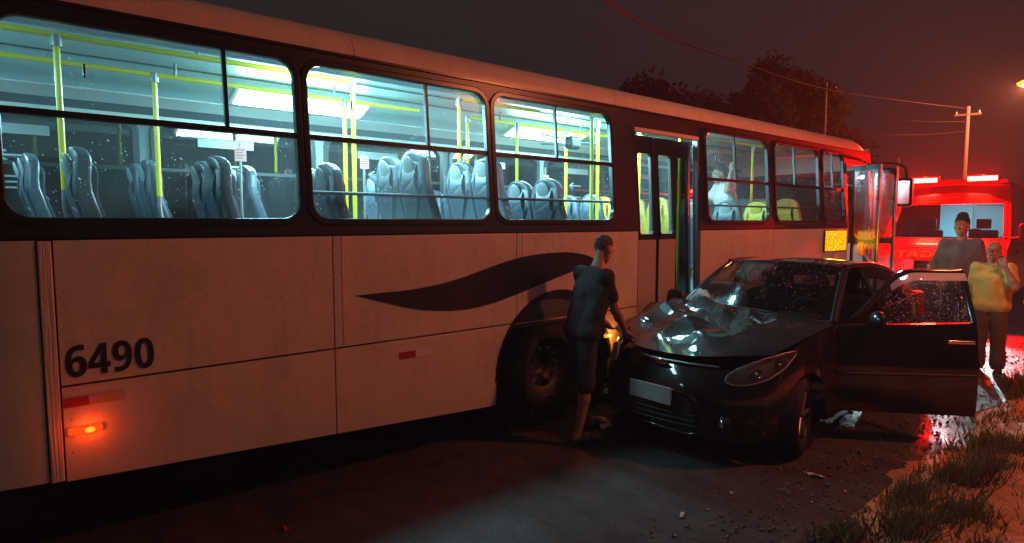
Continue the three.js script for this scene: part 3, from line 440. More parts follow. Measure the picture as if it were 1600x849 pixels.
    wput(car, 'belt_strip', tube((s > 0 ? [2.44, 2.7, 3.0, 3.4] : [1.5, 2.0, 2.5, 3.0, 3.4]).map(u => belt(u)), 0.012, 20, 5), M.plastic);
  }
  wput(car, 'tailgate', slab(12, 10, (a, b) => { const s = a * 2 - 1; return P(lerp(3.93, 3.72, b) - 0.12 * s * s, lerp(0.75, 1.05, b), s * lerp(0.66, 0.62, b)); }, [-0.03, 0, 0]), M.paint);
  wput(car, 'rear_window', grid(12, 8, (a, b) => { const s = a * 2 - 1; return P(lerp(3.72, 3.5, b) - 0.1 * s * s, lerp(1.05, 1.215, b), s * lerp(0.62, 0.54, b)); }), pane([0.3, 0.3, 0.3]));
  for (const s of [1, -1]) wput(car, 'tail_lamp', rbox(-0.06, 0.06, -0.14, 0.14, -0.06, 0.06, 0.03).rotateY(s * 0.6).translate(...P(3.72, 0.92, s * 0.7)), M.tapeRed);
  // wipers and cowl
  wput(car, 'cowl', slab(2, 20, (a, bb) => { const b = bb * 2 - 1; const q = wsB(b); return P(lerp(1.17 + 0.2 * b * b, q[0] + 0.03, a), lerp(0.955, 0.962, a), q[2]); }, [0, -0.015, 0]), M.plastic);
  for (const [w0, w1] of [[0.45, -0.12], [-0.1, -0.6]]) { const wp = wput(car, 'wiper', tube([P(1.2, 0.985, w0), P(1.24, 1.005, lerp(w0, w1, 0.4)), P(1.34, 1.03, w1)], 0.009, 16, 6), M.plastic); wput(wp, 'wiper_blade', tube([P(1.285, 1.01, lerp(w0, w1, 0.25)), P(1.33, 1.03, w1 - 0.02)], 0.012, 8, 5), M.rubber); }
  // inside
  {
    wput(car, 'cabin_floor', [box(...[P(1.1, 0, 0)[0], P(3.7, 0, 0)[0]], 0.22, 0.27, CZ - 0.76, CZ + 0.76), box(P(1.05, 0, 0)[0], P(1.1, 0, 0)[0], 0.22, 0.95, CZ - 0.76, CZ + 0.76), box(P(3.2, 0, 0)[0], P(3.7, 0, 0)[0], 0.27, 0.6, CZ - 0.7, CZ + 0.7)], M.plastic);
    wput(car, 'sill', [box(P(1.2, 0, 0)[0], P(3.0, 0, 0)[0], 0.2, 0.32, CZ + 0.72, CZ + 0.82)], M.paint);
    wput(car, 'engine_bay', box(P(0.3, 0, 0)[0], P(1.05, 0, 0)[0], 0.3, 0.62, CZ - 0.55, CZ + 0.55), M.plastic);
    wput(car, 'dashboard', [rbox(P(1.42, 0, 0)[0], P(1.78, 0, 0)[0], 0.72, 0.93, CZ - 0.7, CZ + 0.7, 0.06, 4), rbox(P(1.5, 0, 0)[0], P(1.74, 0, 0)[0], 0.88, 0.985, CZ + 0.2, CZ + 0.56, 0.04, 3)], M.plastic);
    wput(car, 'dash_trim', tube([P(1.5, 0.945, 0.6), P(1.38, 0.962, 0.3), P(1.34, 0.962, 0.0)], 0.012, 20, 6), mat([0.5, 0.42, 0.3], 0.35));
    const sw = wput(car, 'steering_wheel', new THREE.TorusGeometry(0.18, 0.016, 10, 40).rotateY(Math.PI / 2).rotateZ(0.4).translate(...P(1.92, 0.93, 0.36)), M.plastic);
    wput(sw, 'hub', [new THREE.CylinderGeometry(0.06, 0.07, 0.05, 20).rotateZ(Math.PI / 2 + 0.4).translate(...P(1.91, 0.93, 0.36)), rod(P(1.92, 0.92, 0.2), P(1.92, 0.92, 0.52), 0.014), rod(P(1.75, 0.86, 0.36), P(1.91, 0.93, 0.36), 0.03)], M.plastic);
    for (const w of [0.36, -0.36]) { const st = wput(car, 'front_seat', rbox(P(2.05, 0, 0)[0], P(2.55, 0, 0)[0], 0.32, 0.52, CZ + w - 0.24, CZ + w + 0.24, 0.06, 3), M.cloth);
      wput(st, 'backrest', rbox(-0.06, 0.06, 0, 0.6, -0.23, 0.23, 0.055, 3).rotateZ(-0.3).translate(...P(2.52, 0.5, w)), M.cloth); wput(st, 'headrest', rbox(-0.045, 0.045, 0, 0.17, -0.12, 0.12, 0.04, 3).rotateZ(-0.2).translate(...P(2.72, 1.1, w)), M.cloth); }
    wput(car, 'rear_bench', [rbox(P(2.85, 0, 0)[0], P(3.3, 0, 0)[0], 0.3, 0.55, CZ - 0.62, CZ + 0.62, 0.06), rbox(-0.06, 0.06, 0, 0.55, -0.62, 0.62, 0.05).rotateZ(-0.35).translate(...P(3.3, 0.5, 0))], M.cloth);
    wput(car, 'rear_view_mirror', [rbox(P(1.86, 0, 0)[0], P(1.89, 0, 0)[0], 1.27, 1.33, CZ - 0.1, CZ + 0.12, 0.012), rod(P(1.88, 1.32, 0), P(1.95, 1.39, 0), 0.008)], M.plastic);
    // passenger airbag hanging out over the dash
    wput(car, 'spent_airbag', grid(20, 16, (a, b) => P(lerp(1.36, 1.62, b) + 0.03 * noise3(a * 4, b * 4, 1), 0.97 + 0.16 * Math.sin(Math.PI * Math.pow(b, 0.7)) * Math.sin(Math.PI * clamp(a * 1.1)) + 0.03 * noise3(a * 5, b * 5, 7), lerp(-0.66, -0.3, a))), mat([0.42, 0.44, 0.46], 0.8));
    for (const w of [0.6, -0.6]) wput(car, 'seat_belt', slab(1, 8, (a, b) => P(2.42 + a * 0.05, lerp(1.3, 0.45, b), w + 0.03 * Math.sin(b * 3)), [0, 0, 0.004]), mat([0.2, 0.17, 0.12], 0.8));
  }
  // mirror, right side
  { const mk = s => [new THREE.SphereGeometry(1, 20, 12).scale(0.055, 0.075, 0.11).translate(...P(1.62, 1.02, s * 0.93)), rod(P(1.62, 0.98, s * 0.79), P(1.62, 1.0, s * 0.88), 0.025)]; wput(car, 'wing_mirror', mk(-1), M.paint);
    // driver's door, swung open on its front hinge
    const hinge = P(1.37, 0, 0.845), ANG = -0.86, swing = g => g.translate(-hinge[0], 0, -hinge[2]).rotateY(ANG).translate(hinge[0], 0, hinge[2]);
    const belt = u => P(u, ytop(u) - 0.003, uOf(tAtU(u)).y * 0.925), rail = u => P(u, 1.385, 0.585);
    const out = (a, b) => { const t = lerp(tf + 0.002, td - 0.002, a), u = uOf(t).x, s = skin(t, lerp(0.25, ytop(u), b)); return P(...s); };
    const d = wput(car, 'driver_door', swing(slab(24, 14, out, [0, 0, -0.07])), M.paint); d.userData.label = 'driver door swung wide open';
    const gp = (a, b) => { const u = lerp(1.5, 2.4, a), p = belt(u), q = rail(u), top = b * Math.max(0.02, sm(1.38, 2.02, u)); return [0, 1, 2].map(i => lerp(p[i], q[i], top) - (i === 2 ? 0.03 : 0)); };
    wput(d, 'window_glass', swing(grid(20, 10, gp)), pane([0.55, 0.57, 0.57], 0.05));
    const fr = [...Array.from({ length: 12 }, (_, i) => gp(i / 11, 1)), ...[0.75, 0.5, 0.25, 0].map(b => gp(1, b))];
    wput(d, 'window_frame', swing(tube(fr, 0.024, 60, 8)), M.paint);
    wput(d, 'rain_guard', swing(grid(24, 2, (a, b) => { const p = gp(lerp(0.35, 1, a), lerp(0.99, 0.84, b)); return [p[0], p[1], p[2] + 0.045 + 0.012 * b]; })), mat([0.5, 0.52, 0.6], 0.35, { transmission: 0.6, thickness: 0 }));
    wput(d, 'outer_handle', swing(rbox(-0.1, 0.1, -0.016, 0.016, 0, 0.03, 0.012).translate(...P(2.26, 0.85, 0.855))), M.chrome);
    wput(d, 'inner_trim', swing(rbox(P(1.5, 0, 0)[0], P(2.3, 0, 0)[0], 0.42, 0.8, CZ + 0.74, CZ + 0.775, 0.02)), M.cloth);
    wput(d, 'door_mirror', swing(merge(mk(1))), M.paint);
    wput(d, 'side_moulding', swing(tube([0.03, 0.3, 0.6, 0.97].map(a => { const p = out(a, 0.45); return [p[0], p[1], p[2] + 0.006]; }), 0.012, 20, 6)), M.plastic);
    // rain beads on roof, door glass and windscreen
    const r = rng(77), n = 1500, q = new THREE.InstancedMesh(new THREE.IcosahedronGeometry(1, 1), M.drop, n), o = new THREE.Object3D(); q.name = 'raindrops'; q.userData.kind = 'stuff';
    for (let i = 0; i < n; i++) { let p; const k = i % 3; if (k === 0) { p = V(...gp(0.3 + 0.68 * r(), 0.04 + 0.9 * r())); p.z += 0.003; p.sub(V(hinge[0], 0, hinge[2])).applyAxisAngle(V(0, 1, 0), ANG).add(V(hinge[0], 0, hinge[2])); } else if (k === 1) p = V(...rf(r(), r())); else p = V(...wsP(r(), Math.pow(r(), 1.6)));
      const s = 0.0016 + 0.0032 * r() ** 2; o.position.copy(p).sub(car.position); o.scale.setScalar(s); o.updateMatrix(); q.setMatrixAt(i, o.matrix); }
    car.add(q);
  }
}
{ // things hanging in the car and lying round it
  const o = thing('hanging_ornament', 'pink knitted ornament hanging behind the windscreen of the wrecked car', 'ornament', [5.83, 1.04, 0.82]);
  put(o, 'tassel', [0, 1, 2, 3, 4].map(i => new THREE.SphereGeometry(0.028 - 0.002 * i, 14, 10).scale(1, 1.1, 1.1).translate(0.004 * (i % 2), 0.19 - i * 0.042, 0.012 * ((i * 7) % 3 - 1))), mat([0.55, 0.3, 0.28], 0.9, { bumpMap: rep(T.grain, 2, 2), bumpScale: 0.004 }));
  put(o, 'cord', rod([0, 0.2, 0], [0, 0.28, -0.01], 0.003), M.white);
  const r = rng(9);
  const bits = [[4.02, 0.28, 0.1, 'long pale strip of broken bumper trim lying by the bus wheel', 0.17], [4.34, 2.02, 0.05, 'small curved shard of clear lamp plastic beside the wrecked front wheel', 0.06], [3.1, 1.75, 0.04, 'tiny grey plastic shard lying alone on the open asphalt', 0.035], [1.2, 0.35, 0.04, 'small reddish lens fragment lying below the bus flank', 0.04]];
  for (const [x, z, h, label, L] of bits) { const p = thing('debris_fragment', label, 'debris', [x, 0.004, z], r() * 6, 'wreckage scattered on the road');
    put(p, 'shard', slab(6, 3, (a, b) => [lerp(-L, L, a) * (1 - 0.3 * b), 0.006 + h * 0.3 * Math.sin(a * 3) * b + 0.01 * noise3(a * 5, b * 5, x), lerp(-L * 0.35, L * 0.35, b) + 0.02 * a], [0, 0.004, 0]), label.includes('red') ? M.tapeRed : M.tapeWhite); }
}

// ---------------------------------------------------------------- the rescue van (local x forward, z to its right; it faces the bus)
const van = thing('rescue_van', 'red rescue van with two lit red roof beacons and mirrored yellow lettering', 'van', [12.75, 0, 0.36], Math.PI + 0.10);
{
  const H = 0.98, sec = (pts, b) => pts; // half width
  const face = (u, y, b, bul = 0.22, hw = H) => [-(u + bul * Math.abs(b) ** 3.2), y, b * hw]; // b: -1 left .. 1 right (local -z is its left)
  const strip = (pts, bul, hw, n = 24) => grid(n, (pts.length - 1) * 4, (a, t) => { const k = t * (pts.length - 1), i = Math.min(pts.length - 2, Math.floor(k)), f = k - i, p = pts[i], q = pts[i + 1], b = a * 2 - 1; return face(lerp(p[0], q[0], f), lerp(p[1], q[1], f), b, bul, typeof hw === 'function' ? hw(lerp(p[1], q[1], f)) : hw); });
  const hwY = y => H - 0.09 * sm(1.4, 2.4, y) - 0.09 * sm(2.3, 2.6, y);
  put(van, 'bonnet', strip([[0.10, 1.1], [0.22, 1.2], [0.5, 1.38], [0.78, 1.5]], 0.22, H - 0.02), M.vanRed);
  put(van, 'front_bumper', strip([[0.05, 0.3], [-0.02, 0.42], [-0.03, 0.62], [0.02, 0.7]], 0.25, H), M.plastic);
  const gr = put(van, 'grille', strip([[0.05, 0.7], [0.09, 1.1]], 0.22, H * 0.3), M.plastic);
  for (let k = 0; k < 4; k++) put(gr, 'grille_bar', strip([[0.03, 0.76 + k * 0.085], [0.035, 0.785 + k * 0.085]], 0.22, H * 0.28), M.chrome);
  put(gr, 'front_emblem', new THREE.TorusGeometry(0.075, 0.012, 8, 28).rotateY(Math.PI / 2).translate(-0.0, 0.93, 0), M.chrome);
  for (const s of [-1, 1]) put(van, 'wing', grid(8, 8, (a, b) => { const y = lerp(0.7, 1.12, b), q = lerp(0.3, 1, a); return face(0.05 + 0.05 * b, y, q * s, 0.22, H); }), M.vanRed);
  // windscreen and the frame round it
  put(van, 'windscreen', strip([[0.80, 1.5], [1.34, 2.17]], 0.2, y => hwY(y) - 0.08), pane([0.55, 0.6, 0.62], 0.1));
  for (const s of [-1, 1]) put(van, 'screen_pillar', tube([0, 0.5, 1].map(t => face(lerp(0.8, 1.34, t), lerp(1.5, 2.17, t), s, 0.2, hwY(lerp(1.5, 2.17, t)) - 0.05)), 0.05, 16, 8), M.vanRed);
  put(van, 'scuttle', strip([[0.76, 1.485], [0.82, 1.505]], 0.21, H - 0.04), M.plastic);
  put(van, 'roof_fairing', strip([[1.32, 2.15], [1.5, 2.36], [1.72, 2.52], [2.0, 2.6]], 0.18, y => hwY(y) - 0.01), M.vanRed);
  put(van, 'roof', [box(-5.6, -1.85, 2.56, 2.6, -0.82, 0.82)], M.vanRed);
  for (const s of [-1, 1]) { // sides with the cab window cut out
    const sh = new THREE.Shape(); [[-0.3, 0.42], [-0.3, 1.12], [-0.55, 1.36], [-0.95, 1.5], [-1.5, 2.17], [-1.75, 2.45], [-2.1, 2.58], [-5.6, 2.58], [-5.6, 0.42]].forEach((p, i) => i ? sh.lineTo(...p) : sh.moveTo(...p)); sh.closePath();
    const w = new THREE.Path(); [[-1.15, 1.5], [-1.66, 2.1], [-2.2, 2.1], [-2.2, 1.5]].forEach((p, i) => i ? w.lineTo(...p) : w.moveTo(...p)); w.closePath(); sh.holes.push(w);
    const g = extr(sh, 0.03, 0.015); { const p = g.attributes.position; for (let i = 0; i < p.count; i++) p.setZ(i, p.getZ(i) + s * hwY(p.getY(i))); g.computeVertexNormals(); }
    const side = put(van, 'side_wall', g, M.vanRed);
    put(side, 'side_window', grid(1, 1, (a, b) => [lerp(-1.1, -2.22, a) - 0.5 * b * (1 - a), lerp(1.48, 2.12, b), s * (hwY(lerp(1.48, 2.12, b)) - 0.005)]), M.tint);
    put(side, 'side_stripe', box(-5.5, -0.4, 0.98, 1.12, s * (H + 0.018) - 0.003, s * (H + 0.018) + 0.003), M.vanYellow);
    put(side, 'door_handle', rbox(-2.15, -1.98, 1.2, 1.24, s * (H + 0.03) - 0.015, s * (H + 0.03) + 0.015, 0.01), M.plastic);
    put(van, 'wing_mirror', [rbox(-0.98, -0.86, 1.42, 1.78, s * 1.2 - 0.1, s * 1.2 + 0.1, 0.05), rod([-0.95, 1.5, s * 0.98], [-0.92, 1.52, s * 1.12], 0.03)], M.plastic);
    for (const x of [-0.95, -4.5]) { const wh = put(van, 'wheel', new THREE.CylinderGeometry(0.34, 0.34, 0.22, 32).rotateX(Math.PI / 2).translate(x, 0.34, s * 0.86), M.tyre); put(wh, 'rim', new THREE.CylinderGeometry(0.2, 0.2, 0.235, 24).rotateX(Math.PI / 2).translate(x, 0.34, s * 0.86), M.darkSteel); }
    // headlamp
    const hl = put(van, 'headlamp', new THREE.SphereGeometry(1, 24, 14).scale(0.06, 0.12, 0.12).translate(-0.13, 0.84, s * 0.46), M.chrome);
    put(hl, 'lit_bulb', new THREE.SphereGeometry(0.085, 16, 12).scale(0.6, 1, 1).translate(-0.06, 0.82, s * 0.46), glow([0.72, 1, 1], 22));
    put(hl, 'lens', new THREE.SphereGeometry(1, 24, 14, -Math.PI / 2 - 0.9, 1.8).scale(0.09, 0.15, 0.15).rotateY(Math.PI / 2 * 0).translate(-0.1, 0.84, s * 0.46), pane([0.95, 1, 1], 0.08));
    const sp = new THREE.SpotLight(lin(0.72, 0.97, 1), 90, 0, 0.40, 0.7, 2); sp.position.set(0.05, 0.82, s * 0.46); sp.target.position.set(8, -0.1, s * 0.46 - 1.7); sp.castShadow = true; van.add(sp, sp.target);
    // roof beacon: a long red lens on the fairing
    const zc = s * 0.47, bc = put(van, 'roof_beacon', rbox(-1.72, -1.52, 2.56, 2.70, zc - 0.26, zc + 0.26, 0.04, 3), mat([0.5, 0.02, 0.02], 0.25));
    put(bc, 'lit_lens', rbox(-1.525, -1.5, 2.585, 2.675, zc - 0.23, zc + 0.23, 0.012, 2), glow([1, 0.16, 0.12], 9));
    area(van, [1, 0.004, 0.002], 6300, 0.44, 0.085, [-1.49, 2.63, zc], [1, -0.02, 0]);
    const up = new THREE.PointLight(lin(1, 0.004, 0.002), 9, 0, 2); up.position.set(-1.62, 2.78, zc); up.castShadow = true; van.add(up);
  }
  put(van, 'beacon_bar', rbox(-1.68, -1.56, 2.58, 2.63, -0.24, 0.24, 0.02), M.tapeRed);
  // cab and the lit compartment behind it
  put(van, 'cab_floor', box(-5.5, -0.4, 0.5, 0.6, -0.9, 0.9), M.plastic);
  put(van, 'dashboard', rbox(-1.15, -0.75, 1.1, 1.46, -0.86, 0.86, 0.06, 3), M.plastic);
  put(van, 'steering_wheel', new THREE.TorusGeometry(0.2, 0.018, 8, 32).rotateY(Math.PI / 2).rotateZ(0.6).translate(-1.35, 1.5, -0.4), M.plastic);
  for (const z of [-0.45, 0.45]) { const st = put(van, 'cab_seat', rbox(-2.2, -1.7, 0.85, 1.05, z - 0.25, z + 0.25, 0.06), M.cloth); put(st, 'backrest', rbox(-2.32, -2.2, 1.0, 1.65, z - 0.24, z + 0.24, 0.05), M.cloth); put(st, 'headrest', rbox(-2.3, -2.22, 1.67, 1.87, z - 0.12, z + 0.12, 0.03), M.cloth); }
  const bh = new THREE.Shape(); bh.moveTo(-0.9, 0.6); bh.lineTo(0.9, 0.6); bh.lineTo(0.9, 2.56); bh.lineTo(-0.9, 2.56); bh.closePath(); bh.holes.push(rrect(-0.3, 0.74, 1.5, 2.25, 0.06, THREE.Path));
  put(van, 'bulkhead', extr(bh, 0.03, 0).rotateY(Math.PI / 2).translate(-2.4, 0, 0), M.innerWall);
  put(van, 'rear_lining', [box(-5.55, -5.5, 0.6, 2.55, -0.9, 0.9), box(-5.5, -2.45, 2.5, 2.55, -0.9, 0.9), box(-5.5, -2.45, 0.6, 2.5, 0.87, 0.9), box(-5.5, -2.45, 0.6, 2.5, -0.9, -0.87)], mat([0.3, 0.45, 0.5], 0.5));
  const lp = put(van, 'compartment_lamp', rbox(-3.8, -2.8, 2.46, 2.5, -0.12, 0.12, 0.01), M.white); put(lp, 'diffuser', box(-3.77, -2.83, 2.45, 2.458, -0.1, 0.1), glow([0.7, 1, 1], 4));
  area(van, [0.3, 0.88, 1], 420, 0.94, 0.2, [-3.3, 2.44, 0], [0, -1, 0]);
  put(van, 'medical_cabinet', [rbox(-5.4, -5.1, 1.2, 2.2, -0.8, 0.1, 0.03), rbox(-3.2, -2.9, 1.5, 1.9, 0.5, 0.8, 0.03)], M.innerWall);
  // lettering on the bonnet, mirrored as on the vehicle
  const bonP = (t, z) => { const u = lerp(0.24, 0.78, t); return u; };
  const word = (txt, size, t0, zc, w, m) => { const g = new TextGeometry(txt, { font: T.font, size, depth: 0.002, curveSegments: 6, bevelEnabled: false }); g.computeBoundingBox(); const bb = g.boundingBox; g.translate(-(bb.min.x + bb.max.x) / 2, -bb.min.y, 0).scale(w / (bb.max.x - bb.min.x), 1, 1);
    const p = g.attributes.position; for (let i = 0; i < p.count; i++) { const z = p.getX(i) + zc, v = p.getY(i), b = z / (H - 0.02), q = t0 + v / 0.62, y = q < 0.214 ? lerp(1.1, 1.2, q / 0.214) : q < 0.6 ? lerp(1.2, 1.38, (q - 0.214) / 0.386) : lerp(1.38, 1.5, (q - 0.6) / 0.4), u = q < 0.214 ? lerp(0.1, 0.22, q / 0.214) : q < 0.6 ? lerp(0.22, 0.5, (q - 0.214) / 0.386) : lerp(0.5, 0.78, (q - 0.6) / 0.4); const f = face(u, y, b, 0.22, H - 0.02); p.setXYZ(i, f[0] + 0.006 + p.getZ(i) * 0.5, f[1] + 0.009 + p.getZ(i), f[2]); } g.computeVertexNormals(); return put(van, 'lettering', g, m); };
  word('RESGATE', 0.15, 0.10, 0.14, 1.25, M.vanYellow);
  put(van, 'small_print', [[0, 0.3], [1, 0.22]].flatMap(([k, L]) => Array.from({ length: 7 }, (_, i) => { const z = -0.18 + (i / 6 - 0.5) * L, h = 0.022 + 0.008 * ((i * 5) % 3), f = face(0.5 + 0.09 * (1 - k), 1.385 + 0.04 * (1 - k), z / 0.96, 0.22, 0.96); return box(-h, h, 0, 0.004, -L / 18, L / 18).rotateZ(-0.42).translate(f[0] + 0.006, f[1] + 0.012, f[2]); })), M.white);
}

// ---------------------------------------------------------------- people: bodies meshed from tapered capsules
function sdfGeo(f, lo, hi, c) {
  const n = [0, 1, 2].map(i => Math.ceil((hi[i] - lo[i]) / c) + 1), [nx, ny, nz] = n, val = new Float32Array(nx * ny * nz), id = (i, j, k) => (k * ny + j) * nx + i;
  const Q = 5; // blocks that are far from the surface are filled in one go
  for (let k0 = 0; k0 < nz; k0 += Q) for (let j0 = 0; j0 < ny; j0 += Q) for (let i0 = 0; i0 < nx; i0 += Q) {
    const m = f(lo[0] + (i0 + 2) * c, lo[1] + (j0 + 2) * c, lo[2] + (k0 + 2) * c), far = Math.abs(m) > 5.2 * c + 0.02;
    for (let k = k0; k < Math.min(nz, k0 + Q); k++) for (let j = j0; j < Math.min(ny, j0 + Q); j++) for (let i = i0; i < Math.min(nx, i0 + Q); i++) val[id(i, j, k)] = far ? m : f(lo[0] + i * c, lo[1] + j * c, lo[2] + k * c); }
  const vid = new Int32Array(nx * ny * nz).fill(-1), pos = [], idx = [];
  const E = [[0, 1], [2, 3], [4, 5], [6, 7], [0, 2], [1, 3], [4, 6], [5, 7], [0, 4], [1, 5], [2, 6], [3, 7]];
  for (let k = 0; k < nz - 1; k++) for (let j = 0; j < ny - 1; j++) for (let i = 0; i < nx - 1; i++) {
    const v = []; let s = 0; for (let q = 0; q < 8; q++) { v[q] = val[id(i + (q & 1), j + ((q >> 1) & 1), k + (q >> 2))]; if (v[q] < 0) s++; } if (s === 0 || s === 8) continue;
    let x = 0, y = 0, z = 0, m = 0; for (const [a, b] of E) if (v[a] < 0 !== v[b] < 0) { const t = v[a] / (v[a] - v[b]); x += lerp(a & 1, b & 1, t); y += lerp((a >> 1) & 1, (b >> 1) & 1, t); z += lerp(a >> 2, b >> 2, t); m++; }
    vid[id(i, j, k)] = pos.length / 3; pos.push(lo[0] + (i + x / m) * c, lo[1] + (j + y / m) * c, lo[2] + (k + z / m) * c);
  }
  const quad = (a, b, d, e, flip) => { if (a < 0 || b < 0 || d < 0 || e < 0) return; flip ? idx.push(a, d, b, a, e, d) : idx.push(a, b, d, a, d, e); };
  for (let k = 1; k < nz - 1; k++) for (let j = 1; j < ny - 1; j++) for (let i = 1; i < nx - 1; i++) { const v = val[id(i, j, k)] < 0;
    if (v !== val[id(i + 1, j, k)] < 0) quad(vid[id(i, j - 1, k - 1)], vid[id(i, j, k - 1)], vid[id(i, j, k)], vid[id(i, j - 1, k)], !v);
    if (v !== val[id(i, j + 1, k)] < 0) quad(vid[id(i - 1, j, k - 1)], vid[id(i, j, k - 1)], vid[id(i, j, k)], vid[id(i - 1, j, k)], v);
    if (v !== val[id(i, j, k + 1)] < 0) quad(vid[id(i - 1, j - 1, k)], vid[id(i, j - 1, k)], vid[id(i, j, k)], vid[id(i - 1, j, k)], !v); }
  const g = new THREE.BufferGeometry(); g.setAttribute('position', new THREE.Float32BufferAttribute(pos, 3)); g.setIndex(idx); g.computeVertexNormals(); return g;
}
function blend(parts, k) { // parts: [[ax,ay,az],ra,[bx,by,bz],rb] capsules or {c,r} ellipsoids
  return (x, y, z) => { let d = 1e3; for (const p of parts) { let e; if (p.c) { const dx = (x - p.c[0]) / p.r[0], dy = (y - p.c[1]) / p.r[1], dz = (z - p.c[2]) / p.r[2], l = Math.hypot(dx, dy, dz); e = (l - 1) * Math.min(...p.r); }
    else { const [a, ra, b, rb] = p, bx = b[0] - a[0], by = b[1] - a[1], bz = b[2] - a[2], t = clamp(((x - a[0]) * bx + (y - a[1]) * by + (z - a[2]) * bz) / (bx * bx + by * by + bz * bz + 1e-9)); { const ex = x - a[0] - bx * t, ey = y - a[1] - by * t, ez = z - a[2] - bz * t; e = Math.sqrt(ex * ex + ey * ey + ez * ez) - ra - (rb - ra) * t; } }
    if (e > d + k) continue;
    const h = clamp(0.5 + 0.5 * (d - e) / k); d = lerp(d, e, h) - k * h * (1 - h); } return d; };
}
function bounds(parts, pad = 0.05) { const lo = [9, 9, 9], hi = [-9, -9, -9]; for (const p of parts) { const L = p.c ? [[p.c, Math.max(...p.r)]] : [[p[0], p[1]], [p[2], p[3]]]; for (const [q, r] of L) for (let i = 0; i < 3; i++) { lo[i] = Math.min(lo[i], q[i] - r - pad); hi[i] = Math.max(hi[i], q[i] + r + pad); } } return [lo, hi]; }
const meshOf = (parts, k, c, clip) => { const f = blend(parts, k), [lo, hi] = bounds(parts); return sdfGeo(clip ? (x, y, z) => Math.max(f(x, y, z), clip(x, y, z)) : f, lo, hi, c); };
const mixv = (a, b, t) => a.map((v, i) => lerp(v, b[i], t)), addv = (a, b) => a.map((v, i) => v + b[i]);
function handGeo(wrist, dir, palmUp, side, curl) { // a palm with four fingers and a thumb
  const d = V(...dir).normalize(), n = V(...palmUp), s = V().crossVectors(d, n).normalize().multiplyScalar(side); n.crossVectors(s, d).normalize().multiplyScalar(side); const at = (a, b, c) => V(...wrist).addScaledVector(d, a).addScaledVector(s, b).addScaledVector(n, c).toArray();
  const parts = [[at(0, 0, 0), 0.026, at(0.045, 0.012, 0), 0.026], [at(0, 0, 0), 0.024, at(0.05, -0.018, 0), 0.024], [at(0.04, 0.02, 0), 0.022, at(0.075, 0.024, 0), 0.018], [at(0.04, -0.02, 0), 0.02, at(0.075, -0.028, 0), 0.016]];
  const F = []; [[0.03, 0.07, 0.0095], [0.011, 0.078, 0.0095], [-0.009, 0.072, 0.009], [-0.028, 0.058, 0.0082]].forEach(([o, L, r]) => { let p = [0.078, o, 0], a = curl * 0.4; for (const [l, dr] of [[0.45, 1], [0.32, 0.92], [0.25, 0.84]]) { const q = [p[0] + Math.cos(a) * L * l, p[1], p[2] - Math.sin(a) * L * l]; F.push([at(...p), r * dr, at(...q), r * dr * 0.93]); p = q; a += curl; } });
  F.push([at(0.015, 0.028, -0.004), 0.014, at(0.04, 0.05, -0.012), 0.0115], [at(0.04, 0.05, -0.012), 0.0112, at(0.068, 0.056, -0.024), 0.0095]);
  return meshOf([...parts, ...F], 0.007, 0.0042);
}
